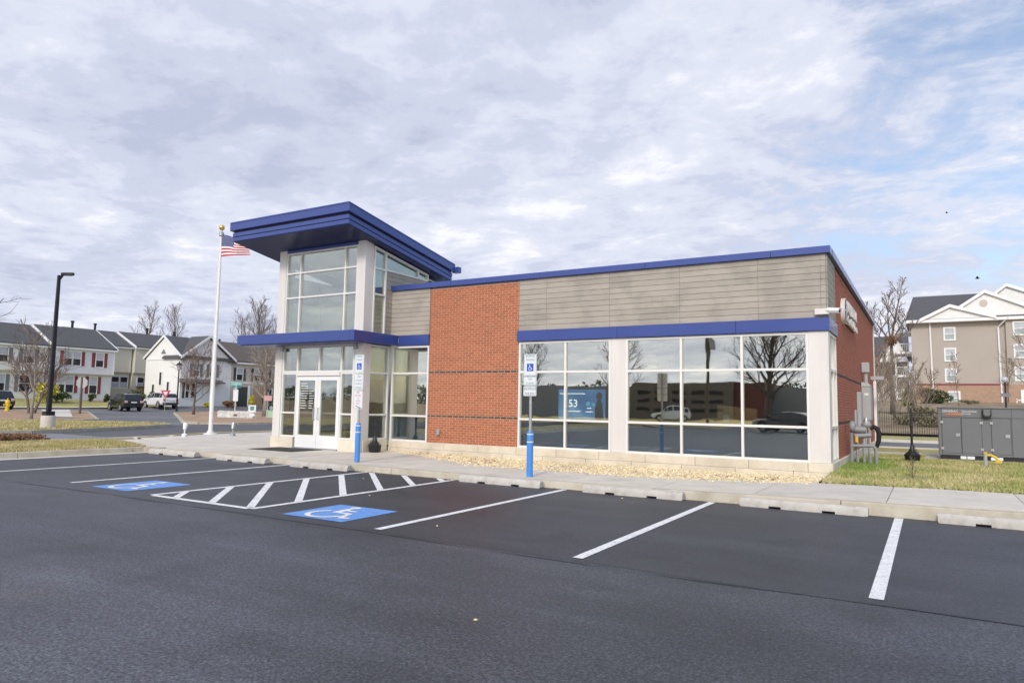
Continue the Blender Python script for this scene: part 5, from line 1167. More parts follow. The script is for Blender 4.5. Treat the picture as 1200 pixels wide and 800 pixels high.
add('nozzle', MB().tube([(0, -.27, .5), (0, .27, .5)], .075, 10), 'yellow', t, world=False); add('nozzle', MB().tube([(.1, 0, .48), (.27, 0, .48)], .095, 10), 'yellow', t, world=False)
for z in (0,): add('bonnet_nut', MB().tube([(0, 0, .98), (0, 0, 1.05)], .04, 6), 'yellow', t, world=False)
t = thing('street_name_sign', gpos(-49.8, 38.4, .12), 'green street name blades and small plate on a white post', 'street sign')
add('post', MB().tube([(0, 0, 0), (0, 0, 2.75)], .035, 6), 'white', t, world=False); add('name_blade', MB().box(-.46, .46, -.012, .012, 2.62, 2.86), 'street_green', t, world=False).rotation_euler = (0, 0, R(31)); add('name_blade', MB().box(-.012, .012, -.45, .45, 2.40, 2.60), 'street_green', t, world=False)
add('lower_plate', facing(MB(), [(-.20, 1.30), (.20, 1.30), (.20, 2.25), (-.20, 2.25)]), 'sign_white', t, world=False)
t = thing('neighbourhood_wall', gpos(-47.6, 36.8, .0), 'low whitewashed stone entrance wall with a small red plaque', 'sign wall')
add('wall', MB().prism([(-1.35, 0), (1.35, 0), (1.38, .62), (1.2, .70), (.9, .66), (-.9, .66), (-1.2, .70), (-1.38, .62)], -.14, .14, lambda u, w, h: (u*.80+h*.6, u*.6-h*.80, w)), mat('whitewash', (.62, .62, .60), .9, var=.3, scale=4, bump=.8, bscale=8), t, world=False)
add('plaque', facing(MB(), [(-.10, .26), (.16, .26), (.16, .42), (-.10, .42)], d=.17), 'deck', t, world=False)
t = thing('yard_sign', gpos(-44.8, 36.1, .1), 'small white two panel yard sign on a wire frame', 'yard sign')
add('panel', facing(MB(), [(-.27, .55), (.27, .55), (.27, 1.1), (-.27, 1.1)]), 'sign_white', t, world=False); add('panel', facing(MB(), [(-.2, .25), (.2, .25), (.2, .45), (-.2, .45)]), 'sign_white', t, world=False)
add('print', MB().prism([(-.15, .7), (.15, .7), (.15, 1.0), (-.15, 1.0)], .021, .024, lambda u, w, h: (u*.82+h*.57, u*.57-h*.82, w)), 'sign_green', t, world=False)
add('frame', facing(MB(), [(-.30, 0), (-.27, 0), (-.27, 1.1), (-.30, 1.1)]).prism([(.27, 0), (.30, 0), (.30, 1.1), (.27, 1.1)], 0, .02, lambda u, w, h: (u*.82+h*.57, u*.57-h*.82, w)), 'galv', t, world=False)
t = thing('thin_sign_post', gpos(-44.6, 37.4, .1), 'thin pale sign post with a small red and white plate near bare tree', 'road sign')
add('post', MB().tube([(0, 0, 0), (0, 0, 2.1)], .03, 6), 'galv', t, world=False); add('plate', facing(MB(), [(-.3, 1.45), (.3, 1.45), (.3, 1.85), (-.3, 1.85)]), mat('faded_red', (.62, .34, .34), .5), t, world=False)
t = thing('utility_box', gpos(-46.8, 40.0, .1), 'pale green utility box at the foot of the bare tree', 'utility box')
add('cabinet', MB().box(-.6, .6, -.4, .4, 0, .62), mat('pale_green_enamel', (.40, .52, .36), .6), t, world=False, bevel=.04); add('lid', MB().box(-.63, .63, -.43, .43, .625, .68), MT['street_green'], t, world=False)
t = thing('garden_lantern_post', gpos(5.7, 73.3, .0), 'dark lamp post with a pale globe before the apartment door', 'street lamp')
add('post', MB().tube([(0, 0, 0), (0, 0, 2.45)], .07, 8), 'pole_black', t, world=False); add('globe', MB().lathe([(.05, 2.4), (.22, 2.5), (.26, 2.7), (.18, 2.88), (.002, 2.92)], (0, 0, 0), 12), 'win_pale', t, world=False, smooth=True); add('sign_board', MB().box(-.35, .35, -.09, -.07, 1.2, 1.5), 'shutter_grey', t, world=False)

# ------------------------------------------------------------------ cars
def car(kind, paint, loc, rz, label, group=None, tail=True):
    """local axes: +x forward, length centred, ground at z=0"""
    t = thing('parked_car', loc, label, 'car', group, rz=rz)
    Lc, Wc = (4.7, .93) if kind == 'suv' else (4.75, .90)
    if kind == 'suv':
        st = [(-2.30, .62, 1.00, .80), (-2.22, .40, 1.08, .90), (-1.6, .32, 1.12, .93), (0, .30, 1.10, .93), (1.0, .30, 1.06, .93), (1.9, .34, .98, .90), (2.25, .42, .86, .80), (2.36, .50, .72, .68)]
        cab = [(-2.24, 1.06, 1.10, .82, .82), (-1.95, 1.06, 1.62, .83, .68), (-1.5, 1.08, 1.70, .84, .70), (-.2, 1.08, 1.73, .84, .70), (.35, 1.06, 1.66, .84, .69), (1.15, 1.05, 1.09, .82, .80)]
        wr, wx = .36, (-1.40, 1.42)
    else:
        st = [(-2.36, .60, .88, .74), (-2.25, .38, .98, .86), (-1.5, .28, .98, .90), (0, .26, .95, .90), (1.0, .26, .92, .90), (1.9, .30, .82, .87), (2.25, .38, .70, .78), (2.38, .46, .60, .64)]
        cab = [(-1.95, .94, .99, .78, .76), (-1.1, .94, 1.38, .79, .62), (-.5, .93, 1.44, .79, .62), (.1, .92, 1.42, .79, .62), (1.15, .90, .95, .78, .74)]
        wr, wx = .33, (-1.38, 1.42)
    def loft(secs):
        mb = MB(); n = len(secs[0])
        for s_ in secs: mb.v += s_
        for i in range(len(secs)-1):
            for j in range(n): mb.f.append((i*n+j, i*n+(j+1) % n, (i+1)*n+(j+1) % n, (i+1)*n+j)); mb.m.append(0)
        mb.f += [tuple(range(n))[::-1], tuple(range((len(secs)-1)*n, len(secs)*n))]; mb.m += [0, 0]
        return mb
    def body_sec(x, zb, zt, w):
        zm = (zb+zt)/2
        return [(x, -w*.90, zb), (x, -w*1.0, zb+.10), (x, -w*1.0, zm+.08), (x, -w*.95, zt-.05), (x, -w*.84, zt), (x, w*.84, zt), (x, w*.95, zt-.05), (x, w*1.0, zm+.08), (x, w*1.0, zb+.10), (x, w*.90, zb)]
    add('body', loft([body_sec(*s_) for s_ in st]), paint, t, world=False, smooth=35)
    add('cabin', loft([[(x, -wb, zb), (x, -(wb*.45+wt*.55), (zb+zt)/2+.02), (x, -wt, zt-.03), (x, -wt*.86, zt), (x, wt*.86, zt), (x, wt, zt-.03), (x, wb*.45+wt*.55, (zb+zt)/2+.02), (x, wb, zb)] for x, zb, zt, wb, wt in cab]), paint, t, world=False, smooth=35)
    # glass, laid just proud of the cabin
    def face(mb, i, j, k, l, sx):
        pass
    mb = MB(); c0, c1 = cab[0], cab[1]; cf, cg = cab[-1], cab[-2]
    def pt(c, s_, f): return (c[0], s_*(c[3]+(c[4]-c[3])*f), c[1]+(c[2]-c[1])*f)
    e = .015
    def between(a, b, f): return tuple(a[i]+(b[i]-a[i])*f for i in range(3))
    # rear and front screens
    for A_, B_, sg in ((c0, c1, -1), (cf, cg, 1)):
        bl, br, tl, tr = (A_[0], -A_[3]*.88, A_[2]), (A_[0], A_[3]*.88, A_[2]), (B_[0], -B_[4]*.9, B_[2]-.03), (B_[0], B_[4]*.9, B_[2]-.03)
        q = [between(bl, tl, .08), between(br, tr, .08), between(br, tr, .88), between(bl, tl, .88)]
        add('windscreen' if sg > 0 else 'rear_window', MB().quad(*[(p[0]+sg*e, p[1], p[2]+e*1.4) for p in q]), 'car_glass', t, world=False, flip=False)
    for s_ in (-1, 1):
        segs = cab[1:-1] if kind == 'suv' else cab[1:-1]
        for A_, B_ in zip(segs, segs[1:]):
            f0, f1 = .10, .86
            def sp(c, f):
                wb, wt = c[3], c[4]; zmid = (c[1]+c[2])/2+.02
                z = c[1]+(c[2]-c[1])*f; w = wb+(wt-wb)*(.55*min(1, f/.5) if f < .5 else .55+.45*(f-.5)/.5)
                return (c[0], s_*(w+.014), z)
            def mid(p, q, f): return tuple(p[i]+(q[i]-p[i])*f for i in range(3))
            lo, hi, hi2, lo2 = sp(A_, f0), sp(A_, f1), sp(B_, f1), sp(B_, f0)
            mm = sp(A_, .5), sp(B_, .5)
            g = MB(); g.quad(mid(lo, lo2, .04), mid(lo, lo2, .96), mid(mm[0], mm[1], .96), mid(mm[0], mm[1], .04)); g.quad(mid(mm[0], mm[1], .04), mid(mm[0], mm[1], .96), mid(hi, hi2, .96), mid(hi, hi2, .04))
            add('side_window', g, 'car_glass', t, world=False)
        A_, B_ = cab[-2], cab[-1]
        g = MB().quad((A_[0]+.02, s_*(A_[3]+.012), A_[1]+.06), (B_[0]-.12, s_*(B_[3]+.012), B_[1]+.02), (A_[0]+.05, s_*(A_[4]+.05), A_[2]-.14)); add('side_window', g, 'car_glass', t, world=False)
        for x in wx:
            w_ = add('wheel', MB().lathe([(wr*.62, -.11), (wr*.95, -.11), (wr, -.07), (wr, .07), (wr*.95, .11), (wr*.62, .11)], (0, 0, 0), 20, axis='y'), 'rubber', t, world=False, smooth=40, loc=(x, s_*(Wc-.10), wr))
            add('rim', MB().lathe([(.02, s_*.10), (wr*.25, s_*.105), (wr*.60, s_*.085), (wr*.64, s_*.112)], (0, 0, 0), 16, axis='y'), 'chrome', w_, world=False, smooth=40)
            add('wheel_arch', MB().tube([(x+(wr+.06)*math.cos(R(a)), s_*(Wc-.03), wr+(wr+.06)*math.sin(R(a))) for a in range(-10, 191, 20)], .05, 6), 'rubber', t, world=False)
        zt = st[1][2]
        add('tail_light', MB().box(-2.34, -2.20, s_*.62-.13*(s_ < 0)-.06, s_*.62+.13*(s_ > 0)+.06, zt-.28, zt-.06), 'tail' if paint != 'car_black' else 'tail_clear', t, world=False, bevel=.03)
        add('headlight', MB().box(2.14, 2.30, s_*.55-.14, s_*.55+.14, .62, .74), 'win_pale', t, world=False, bevel=.03)
        add('mirror', MB().box(.72, .92, s_*1.0-.09, s_*1.0+.09, 1.0, 1.14), paint, t, world=False, bevel=.03)
        add('door_handle', MB().box(-.2, -.02, s_*(Wc+.005)-.012, s_*(Wc+.005)+.012, .86, .89), paint, t, world=False)
    add('number_plate', MB().box(-2.335, -2.315, -.26, .26, .80, .92), 'sign_white', t, world=False); addsplit('bumper', MB().box(-2.40, -2.2, -.80, .80, .42, .60).box(2.22, 2.40, -.72, .72, .36, .52), 'rubber', t, world=False, bevel=.05)
    return t
heading = R(118)
car('suv', 'car_black', gpos(-68.2, 39.8, .02), R(169), 'black estate car seen from behind, parked by the cream townhouses')
car('suv', 'car_white', gpos(-71.2, 45.4, .02), R(173), 'white car seen from behind, parked by the white end house')
car('suv', 'car_black', gpos(-69.6, 29.0, .02), R(176), 'black car at the left photo edge behind the yellow hydrant')
car('sedan', 'car_black', gpos(-66.2, 58.2, .02), R(205), 'black saloon parked behind the thin sign post')
car('sedan', 'car_grey', gpos(-66.0, 62.9, .02), R(200), 'dark grey saloon parked next to the entrance tower column')

# ------------------------------------------------------------------ trees and plants
def branch_tree(rng, trunk, twigs, base, Hh, r0, crown0, spread, n1, n2, n3, up=.55, lean=(0, 0), tw=.006, curl=.25, flat=1.0):
    def grow(p, d, Ln, r_, lvl, k=4):
        pts = [Vector(p)]; d = Vector(d).normalized()
        for i in range(k):
            d = (d + Vector((rng.uniform(-1, 1), rng.uniform(-1, 1), rng.uniform(-.5, 1)))*curl*.5 + Vector((0, 0, .10 if lvl > 0 else .02))).normalized()
            pts.append(pts[-1] + d*Ln/k)
        return pts, d
    base = Vector(base); pts = [base]; d = Vector((lean[0], lean[1], 1)).normalized()
    k = 7
    for i in range(k):
        d = (d + Vector((rng.uniform(-1, 1), rng.uniform(-1, 1), .6))*.07).normalized(); pts.append(pts[-1]+d*Hh*.96/k)
    rad = [r0*(1.35 if i == 0 else 1)*(1-.86*i/k) for i in range(k+1)]
    trunk.tube(pts, rad, 8)
    def along(P_, R_, f):
        s_ = f*(len(P_)-1); i = min(int(s_), len(P_)-2); q = s_-i
        return P_[i].lerp(P_[i+1], q), R_[i]+(R_[i+1]-R_[i])*q
    ga = rng.uniform(0, 6)
    for i in range(n1):
        f = crown0 + (1-crown0)*(i+rng.random()*.6)/n1*.97
        p, rr = along(pts, rad, min(f, .98)); ga += 2.4+rng.uniform(-.4, .4)
        Ln = spread*(1.0-.55*((f-crown0)/(1-crown0))**1.3)*rng.uniform(.8, 1.15)
        d1 = Vector((math.cos(ga)*flat, math.sin(ga)*flat, up*rng.uniform(.6, 1.5)+.5*(f-crown0)))
        r1 = min(rr*.62, r0*.42); P1, _ = grow(p, d1, Ln, r1, 1, 5); R1 = [max(tw*1.6, r1*(1-.82*j/5)) for j in range(6)]
        trunk.tube(P1, R1, 5, cap=False)
        for j in range(n2):
            f2 = .22+.76*(j+rng.random()*.5)/n2; p2, r2_ = along(P1, R1, min(.99, f2)); a2 = rng.uniform(0, 6.28)
            dd = (P1[-1]-P1[0]).normalized(); side_ = dd.cross(Vector((math.cos(a2), math.sin(a2), .4))).normalized()
            L2 = Ln*.46*(1.15-f2*.6)*rng.uniform(.7, 1.2); P2, _ = grow(p2, dd*.65+side_*.85+Vector((0, 0, .25)), L2, r2_*.6, 2, 3)
            rr2 = max(tw*1.3, r2_*.55); twigs.tube(P2, [rr2, rr2*.8, rr2*.6, tw*.7], 3, cap=False)
            for q in range(n3):
                f3 = .2+.75*(q+rng.random()*.6)/n3; s_ = f3*3; i3 = min(int(s_), 2); p3 = P2[i3].lerp(P2[i3+1], s_-i3); a3 = rng.uniform(0, 6.28)
                d3 = (P2[-1]-P2[0]).normalized(); sd3 = d3.cross(Vector((math.cos(a3), math.sin(a3), .3))).normalized()
                P3, _ = grow(p3, d3*.7+sd3*.75+Vector((0, 0, .25)), L2*.48*rng.uniform(.6, 1.2), tw, 3, 2)
                twigs.tube(P3, [tw, tw*.8, tw*.5], 3, cap=False)
def tree(name, loc, Hh, r0, crown0, spread, n, label, seed, bark='bark', twig='twig', cat='tree', group=None, stems=1, **k):
    t = thing(name, loc, label, cat, group); rng = random.Random(seed); a, b = MB(), MB()
    for s_ in range(stems):
        an = s_*2.2+seed; ln = (.0, .0) if stems == 1 else (.32*math.cos(an), .32*math.sin(an))
        branch_tree(rng, a, b, (.12*math.cos(an)*(stems > 1), .12*math.sin(an)*(stems > 1), -.1), Hh*(1 if s_ == 0 else rng.uniform(.8, 1)), r0, crown0, spread, *n, lean=ln, **k)
    add('trunk', a, bark, t, world=False, smooth=True, flip=False); add('crown', b, twig, t, world=False, flip=False)
    return t
G = lambda x, y: gpos(x, y, .10)
tree('bare_tree', G(-55.0, 38.2), 5.4, .11, .22, 3.3, (17, 8, 5), 'small bare vase shaped tree on the mulch between lantern and flagpole', 11, twig='twig_red', up=.62, tw=.011)
tree('bare_tree', G(-50.4, 42.0), 6.9, .24, .22, 3.0, (22, 8, 5), 'dense bare tree with a thick trunk just left of the entrance column', 12, bark='bark_pale', twig='twig_pale', up=.55, tw=.012)
tree('bare_tree', G(-46.6-1.5, 22.2), 5.6, .09, .28, 2.9, (15, 7, 5), 'slim pale barked bare tree on the mulch island, left of the lamp post', 13, bark='bark_pale', twig='twig', up=.6, tw=.010)
tree('bare_tree', G(-58.5, 27.0), 4.6, .12, .28, 2.7, (13, 7, 5), 'dark bare tree leaning behind the lamp post', 14, twig='twig_red', up=.8, stems=2, tw=.012)
tree('bare_tree', G(-37.4, 13.9), 8.2, .13, .30, 3.2, (14, 6, 5), 'bare tree whose branch tips reach in at the left photo edge', 15, up=.5, tw=.010)
tree('bare_tree', (-105, 86, 1.8), 17.5, .40, .25, 7.5, (22, 9, 6), 'tall grey bare tree rising behind the tan house roof', 16, bark='bark', twig='twig', up=1.1, tw=.02)
for i, (x, y, h, lb) in enumerate(((-115, 69, 15.2, 'left of two small bare treetops above the cream townhouse roofs'), (-112.5, 73.5, 15.6, 'right of two small bare treetops above the cream townhouse roofs'), (-118, 92, 17, 'thin bare treetop beside the flagpole above the roofs'))):
    tree('bare_tree', (x, y, 1.8), h, .26, .35, 5.0, (16, 7, 5), lb, 20+i, up=1.3, tw=.017, group='bare treetops behind the houses')
t = thing('nest_tree', (-2.55, 65, gz(-2.55, 65)), 'tall forked bare tree with a squirrel nest behind brick side wall', 'tree'); rng = random.Random(31); a, b = MB(), MB()
zn = 7.3-gz(-2.55, 65); a.tube([(0, 0, -.2), (.05, 0, 1.2), (-.03, .05, 3), (.08, 0, 4.6), (.05, 0, zn)], [.22, .17, .15, .13, .11], 8)
for lx, ly, hh, r_, sp in ((-.55, .0, 3.9, .085, 1.5), (.16, .2, 5.6, .11, 1.9), (.62, -.1, 3.0, .07, 1.2), (-.15, -.4, 4.4, .08, 1.5), (1.6, .1, 2.6, .05, .9), (-1.7, .1, 2.6, .05, .9)):
    branch_tree(rng, a, b, (.05, 0, zn-.1), hh, r_, .25, sp, 9, 6, 4, lean=(lx, ly), up=.9, tw=.013, curl=.35)
for i in range(3): branch_tree(rng, a, b, (.05, 0, 1.6+i*1.1), 1.8, .04, .3, .8, 5, 4, 3, lean=((-1) ** i*1.2, .4), up=.9, tw=.012)
add('trunk', a, 'bark', t, world=False, smooth=True, flip=False); add('crown', b, 'twig', t, world=False, flip=False)
nb = MB(); rng = random.Random(2)
for i in range(160):
    a = rng.uniform(0, 6.28); e_ = rng.uniform(-1, 1); c = Vector((.36*math.cos(a)*math.sqrt(1-e_*e_), .36*math.sin(a)*math.sqrt(1-e_*e_), .26*e_)); dv = Vector((rng.uniform(-1, 1), rng.uniform(-1, 1), rng.uniform(-1, 1))).normalized()*.28
    nb.tube([c-dv, c+dv], .018, 3, cap=False)
nt_ = thing('squirrel_nest', (-2.50, 64.9, 7.35), 'dark ball of twigs in the fork of the tall bare tree', 'nest'); add('twigs', nb, 'leaf_dead', nt_, world=False, flip=False, kind='stuff')
rng = random.Random(77)
for i, (x, y, h, sp_, m_, lb) in enumerate(((-3.0, 49.5, 5.6, 2.2, 'twig_red', 'wide reddish brush beyond fence, closest to the brick wall'), (-1.7, 53.5, 4.8, 2.0, 'twig_pale', 'pale leafless brush behind the fence under the nest tree'), (-3.6, 57, 5.8, 2.4, 'twig', 'taller leafless brush left of the nest tree'), (-.6, 60, 3.6, 1.6, 'twig_red', 'low leafless brush between evergreen shrub and nest tree'))):
    tree('bare_shrub', (x, y, gz(x, y)), h,   .05, .10, sp_, (9, 6, 4), lb, 41+i, bark='bark_pale', twig=m_, cat='shrub', group='leafless brush behind the fence', stems=3, up=1.2, tw=.012)
tree('sapling', (2.6, 84, gz(2.6, 84)), 5.6, .05, .2, 1.5, (12, 5, 4), 'thin bare sapling in front of the apartment wall', 51, bark='bark_pale', twig='twig_red', up=1.5, tw=.011)
tree('sapling', (6.9, 88, gz(6.9, 88)), 5.0, .05, .2, 1.6, (12, 5, 4), 'bare sapling near the white apartment door', 52, bark='bark_pale', twig='twig_red', up=1.5, tw=.011)
tree('bare_tree', (8.1, 78, gz(8.1, 78)), 8.0, .14, .2, 3.6, (16, 7, 5), 'bare tree reaching in at the right photo edge', 53, bark='bark_pale', twig='twig', up=.8, tw=.013)
tree('twiggy_bush', (-.33, 16.35, .215), .55, .010, .15, .28, (7, 4, 3), 'tiny leafless bush in a mulch ring on the side lawn', 61, twig='twig_red', cat='bush', up=1.3, tw=.0025)

def leafy(name, loc, rx, ry, rz_s, n, m_, label, seed, leaf=.09, cat='shrub', group=None, stem=True, cone=0.0):
    t = thing(name, loc, label, cat, group); rng = random.Random(seed); mb = MB()
    lob = [(Vector((rng.uniform(-.5, .5)*rx, rng.uniform(-.5, .5)*ry, rng.uniform(.25, .8)*rz_s*2)), rng.uniform(.35, .6)) for _ in range(9)]
    for i in range(n):
        c, k = rng.choice(lob); a = rng.uniform(0, 6.28); e_ = rng.uniform(-1, 1); q = math.sqrt(1-e_*e_); s_ = rng.uniform(.72, 1.05)*k
        p = c + Vector((rx*q*math.cos(a), ry*q*math.sin(a), rz_s*e_))*s_
        if p.z < .02: continue
        if cone: p.x *= 1-cone*p.z/(2*rz_s); p.y *= 1-cone*p.z/(2*rz_s)
        u = Vector((rng.uniform(-1, 1), rng.uniform(-1, 1), rng.uniform(-1, 1))).normalized(); w = u.cross(Vector((rng.uniform(-1, 1), rng.uniform(-1, 1), rng.uniform(-1, 1)))).normalized(); l_ = leaf*rng.uniform(.6, 1.3)
        mb.quad(p-u*l_, p+w*l_*.55, p+u*l_, p-w*l_*.55)
    add('foliage', mb, m_, t, world=False, flip=False)
    if stem: add('stem', MB().tube([(0, 0, -.1), (0, 0, rz_s)], .05, 6).tube([(.05, 0, 0), (rx*.4, 0, rz_s*1.1)], .03, 5).tube([(0, 0, 0), (-rx*.3, ry*.3, rz_s*1.2)], .03, 5), 'bark', t, world=False)
    return t
leafy('evergreen_shrub', (.85, 90, gz(1, 90)-.45), 1.9, 1.3, 1.05, 2600, 'leaf', 'wide clipped dark evergreen shrub against the tan brick base', 1, .13)
leafy('evergreen_shrub', (-1.4, 66, gz(-1.4, 66)), .85, .8, 1.15, 1300, 'leaf_mid', 'green conical shrub beside the nest tree', 2, .11, cone=.5)
for i, (x, y, w, h, lb) in enumerate(((-1.2, 50.5, .9, .4, 'low dark shrub on the mulch bank left of the generator'), (.3, 49.5, 1.1, .42, 'low dark shrub just above the generator corner'), (-.3, 56.0, 1.3, .5, 'spreading dark shrub high on mulch bank'), (3.6, 88, 1.3, .25, 'low hedge piece right of the clipped evergreen'))):
    leafy('low_shrub', (x, y, gz(x, y)), w, .8, h, 700, 'leaf_olive', lb, 70+i, .08, group='low shrubs on the mulch bank')
leafy('yellow_shrub', gpos(-77.2, 36.9), 1.35, 1.1, 1.05, 1300, 'leaf_yellow', 'yellow green shrub between the white and blue grey townhouses', 3, .13)
leafy('dark_shrub', gpos(-77.0, 38.3), .95, .9, .62, 700, 'leaf', 'dark green shrub right of the yellow one', 4, .11)
for i, (x, y, w, h, m_, lb) in enumerate(((-78.3, 42.0, .42, .42, 'leaf', 'small dark ball shrub under the double window'), (-78.3, 43.6, .38, .42, 'leaf', 'small dark ball shrub under the single red shuttered window'), (-79, 47.6, 1.2, .75, 'leaf', 'dark hedge behind the black estate car'), (-76, 47.3, .7, .9, 'leaf', 'dark upright shrub between the two rear view cars'), (-69.6, 55.9, .65, .95, 'leaf_yellow', 'yellow green upright shrub by the green street sign'), (-69.5, 58.2, .95, 1.0, 'leaf', 'dark rounded shrub behind the parked saloons'), (-69.5, 62.5, 1.1, 1.1, 'leaf', 'dark shrub beside the entrance column'), (-70.3, 50.5, .5, .3, 'leaf_yellow', 'low tuft at the foot of the white house'), (-70.0, 53.0, .9, .4, 'leaf_dead', 'low brown shrub left of the white house door'))):
    leafy('garden_shrub', gpos(x, y), w, w*.8, h, int(500+400*w), m_, lb, 80+i, .11)
leafy('mulch_mound', (-26.0, 11.0, .10), 1.9, 1.5, .13, 4200, 'leaf_dead', 'brown leafy mulch mound beside the driveway', 5, .045, cat='mulch', stem=False)

# grass, gravel, litter
def blades(name, area, n, m_, seed, zf, h=.045, w=.012, lean=.03, keep=None):
    rng = random.Random(seed); mb = MB(); x0, x1, y0, y1 = area
    for i in range(n):
        x, y = rng.uniform(x0, x1), rng.uniform(y0, y1)
        if keep and not keep(x, y): continue
        z = zf(x, y)
        for q in range(2):
            a = rng.uniform(0, 6.28); hh = h*rng.uniform(.5, 1.4); dx, dy = w*math.cos(a), w*math.sin(a); lx, ly = rng.uniform(-lean, lean), rng.uniform(-lean, lean)
            mb._a([(x-dx, y-dy, z-.004), (x+dx, y+dy, z-.004), (x+lx, y+ly, z+hh)], [(0, 1, 2)])
    add(name, mb, m_, kind='stuff', flip=False)
blades('grass', (-1.80, 4.5, 14.80, 15.0), 900, 'grass_r', 6, lambda x, y: zs(x), .05, .014, .05)
blades('grass', (-1.84, 9.0, 14.9, 25.7), 50000, 'grass_r', 1, rz_, .05, .014, keep=lambda x, y: not (-.15 < x < 6 and 23.4 < y < 25.5) and (x+.33)**2+(y-16.35)**2 > .2)
blades('grass', (-1.84, -.3, 16.2, 25), 6000, 'grass_g', 4, rz_, .065, .014, keep=lambda x, y: x < -.6-.9*abs(y-19.5)/4)
blades('grass', (-24.3, -20.18, 7.5, 13.1), 22000, 'grass_l', 2, leftz, .06, .016, keep=lambda x, y: y < 12.5 or x < -20.4 and y < 12.55+(-20.2-x)*.2)
blades('grass', (-46, -32.8, 13, 24.5), 14000, 'grass_l', 3, lambda x, y: max(0, gz(x, y))+.15, .09, .03, .05, keep=lambda x, y: x < lerp(y, [13, 15.1, 17.8, 21.6, 24.4], [-33, -33, -33.8, -35.7, -37.6]) and x > lerp(y, [13, 19.5, 23.2, 24.9], [-46, -45.6, -42.5, -38.6]))
rng = random.Random(9); mb = MB()
for i in range(15000):
    x = rng.uniform(-14.2, -1.9); y = rng.uniform(back(x)-.03, 16.50) if i % 45 else back(x)-.35*rng.random()**2; s_ = rng.uniform(.010, .032); z = zs(x)+(.0 if y < back(x)-.03 else -.012); a = rng.uniform(0, 3.1); c, q = math.cos(a), math.sin(a)
    v = [(x+s_*1.3*c, y+s_*1.3*q, z), (x-s_*q, y+s_*c, z), (x-s_*1.2*c, y-s_*1.2*q, z), (x+s_*.9*q, y-s_*.9*c, z), (x, y, z+s_*rng.uniform(.6, 1)), ]
    mb._a(v, [(0, 1, 4), (1, 2, 4), (2, 3, 4), (3, 0, 4)])
add('gravel', mb, 'pebble', kind='stuff', flip=False)
mb = MB()
for i in range(150):
    x = rng.choice([-12.6, -11.2, -9.9, -9.5, -6.0, -4.2, -3.2])+rng.uniform(-.5, .5); y = rng.uniform(back(x)+.05, back(x)+1.2); z = zs(x)+.02; u = Vector((rng.uniform(-1, 1), rng.uniform(-1, 1), rng.uniform(-.3, .3)))*.035; w = Vector((-u.y, u.x, .01))*.6; p = Vector((x, y, z))
    mb.quad(p-u, p+w, p+u, p-w)
add('fallen_leaves', mb, 'leaf_dead', kind='stuff', flip=False)
mb = MB()
for i in range(110):
    x = rng.uniform(-12, 2); y = ky(x)+rng.uniform(-.25, -.05) if i % 2 else back(x)-rng.uniform(.0, .5); z = .006 if i % 2 else zs(x)+.004; u = Vector((rng.uniform(-1, 1), rng.uniform(-1, 1), 0)).normalized()*rng.uniform(.015, .032); w = Vector((-u.y, u.x, .25*u.length))*.55; p = Vector((x, y, z+.006))
    mb.quad(p-u, p+w, p+u, p-w)
add('kerb_litter', mb, 'leaf_dead', kind='stuff', flip=False)
mb = MB()
for i in range(260):
    r_ = .45*math.sqrt(rng.random()); a = rng.uniform(0, 6.28); p = Vector((-.33+r_*math.cos(a), 16.35+r_*.7*math.sin(a), .235)); u = Vector((rng.uniform(-1, 1), rng.uniform(-1, 1), rng.uniform(-.3, .5)))*.04; w = Vector((-u.y, u.x, .01))*.5; mb.quad(p-u, p+w, p+u, p-w)
add('mulch_ring', mb, 'leaf_dead', kind='stuff', flip=False)
mb = MB()
for x, y in ((-2.9, 4.4), (-5.5, 7.4), (-9.2, 11.3), (-10.1, 11.0), (-4.6, 11.5), (-8.2, 9.1)):
    a = rng.uniform(0, 3); mb._a([(x+.022*math.cos(a), y+.022*math.sin(a), .002), (x-.018*math.sin(a), y+.018*math.cos(a), .002), (x-.022*math.cos(a), y-.02*math.sin(a), .002), (x+.018*math.sin(a), y-.018*math.cos(a), .002), (x, y, .014)], [(0, 1, 4), (1, 2, 4), (2, 3, 4), (3, 0, 4)])
add('loose_pebbles', mb, 'pebble', kind='stuff', flip=False)

# birds
for x, y, z, lb in ((5.1, 92, 16.45, 'small dark bird flying just above the apartment gable'), (4.0, 150, 38.5, 'distant dark bird high in the sky above the apartment')):
    t = thing('bird', (x, y, z), lb, 'bird')
    mb = MB().tube([(-.22, 0, 0), (-.12, 0, .02), (0, 0, .03), (.14, 0, .03), (.22, 0, .02)], [.02, .06, .075, .06, .01], 8)
    add('body', mb, 'pole_black', t, world=False, smooth=True)
    for s_ in (-1, 1): add('wing', MB().prism([(.12, 0), (-.12, 0), (-.14, s_*.35), (0, s_*.46), (.06, s_*.3)], .03, .045, lambda u, w, h: (u, w, h+abs(w)*.35)), 'pole_black', t, world=False)

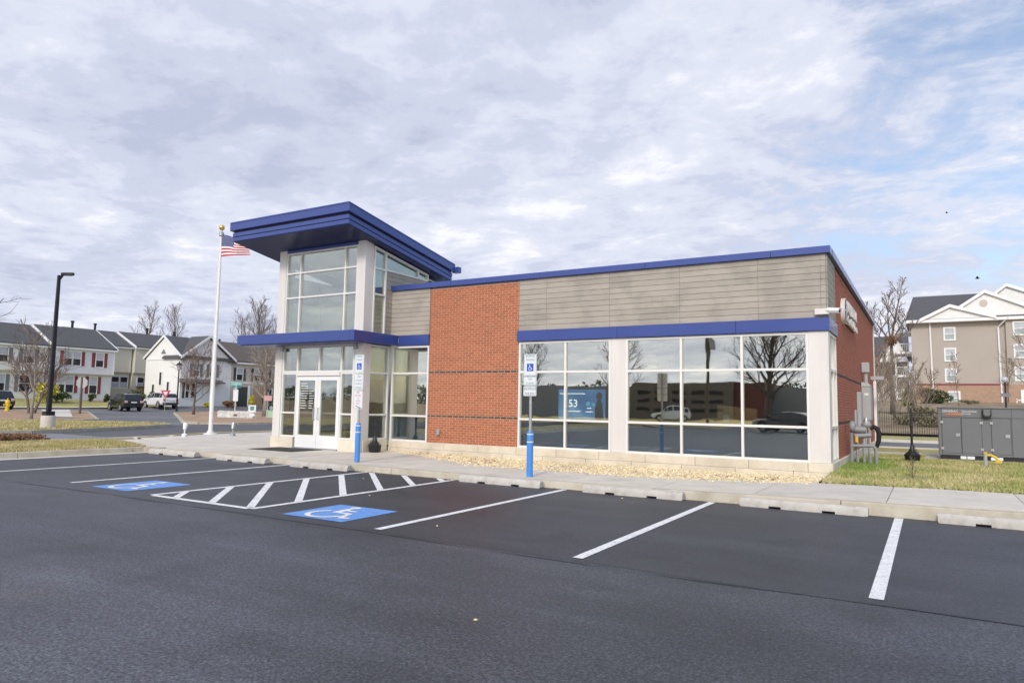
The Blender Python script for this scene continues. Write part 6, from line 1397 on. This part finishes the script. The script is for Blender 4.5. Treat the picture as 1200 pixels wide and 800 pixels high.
# ------------------------------------------------------------------ across the lot, seen only in the window reflections
tree('bare_tree', (-10.6, -24, 0), 10.5, .26, .2, 4.6, (26, 9, 7), 'large bare tree across the lot, mirrored in the right windows', 91, up=.8, tw=.013)
tree('bare_tree', (-27, -34, 0), 10, .22, .25, 4.0, (18, 7, 5), 'bare tree across the lot, mirrored in the middle windows', 92, up=.8, tw=.014)
tree('bare_tree', (-41, -40, 0), 9, .22, .25, 4.0, (18, 7, 5), 'bare tree far across the lot, mirrored in the left windows', 93, up=.8, tw=.016)
t = thing('utility_pole', (-18.2, -34, 0), 'wooden utility pole across the lot, mirrored in the middle windows', 'utility pole')
add('pole', MB().tube([(0, 0, 0), (0, 0, 9.2)], [.18, .13], 10), 'bark', t, world=False); add('cross_arm', MB().box(-.9, .9, -.07, .07, 8.5, 8.65), 'bark', t, world=False); add('transformer', MB().lathe([(.2, 7.3), (.24, 7.35), (.24, 8.1), (.1, 8.2)], (.35, 0, 0), 12), 'galv', t, world=False)
t = thing('store_building', (-30, -66, 0), 'low brick and grey store across the lot, mirrored in the windows', 'building')
add('wall', MB().box(-62, -36, -80, -62, 0, 4.6), 'grey_pipe', t); add('brick_wall', MB().box(-35.99, -22, -80, -60, 0, 5.0), mat('brown_render', (.17, .145, .13), .8), t); add('red_wall', MB().box(-21.99, -18, -80, -60.5, 0, 5.0), mat('brick_red_render', (.14, .05, .045), .8), t); add('annex', MB().box(-17.99, 4, -82, -66, 0, 4.4), 'grey_pipe', t)
for z in (1.3, 2.5, 3.6):
    for k in range(5): add('window', MB().box(-35+k*2.5, -33.2+k*2.5, -60.0, -59.9, z-.2, z+.2), 'win', t)
sheet('verge_across', [(-60, -26.2), (40, -26.2)], [(-60, -60), (40, -60)], 'lawn', .02, 20, 6, flat0)
mb = MB(); rng = random.Random(200)
for i in range(26):
    x = -230+i*11.0; c0 = Vector((x, -92+(x+75)*-.25*(x < -75)+3*math.sin(i*2.1), 2.6))
    for q in range(700):
        a, e_ = rng.uniform(0, 6.28), rng.uniform(-1, 1); k = math.sqrt(1-e_*e_)*rng.uniform(.6, 1.1); p = c0+Vector((7.2*k*math.cos(a), 4*k*math.sin(a), (2.8+.8*math.sin(i*1.7))*e_*rng.uniform(.7, 1.1)))
        u = Vector((rng.uniform(-1, 1), rng.uniform(-1, 1), rng.uniform(-1, 1))).normalized(); w = u.cross(Vector((rng.uniform(-1, 1), rng.uniform(-1, 1), rng.uniform(-1, 1)))).normalized()
        mb.quad(p-u*.4, p+w*.25, p+u*.4, p-w*.25)
add('woods', mb, 'leaf', kind='stuff', flip=False)
car('sedan', 'car_black', (-8.6, -19.5, 0), R(200), 'black saloon across the lot, mirrored in the right window')
car('suv', 'car_white', (-27.0, -50, 0), R(160), 'white car across the lot, mirrored in the middle window')
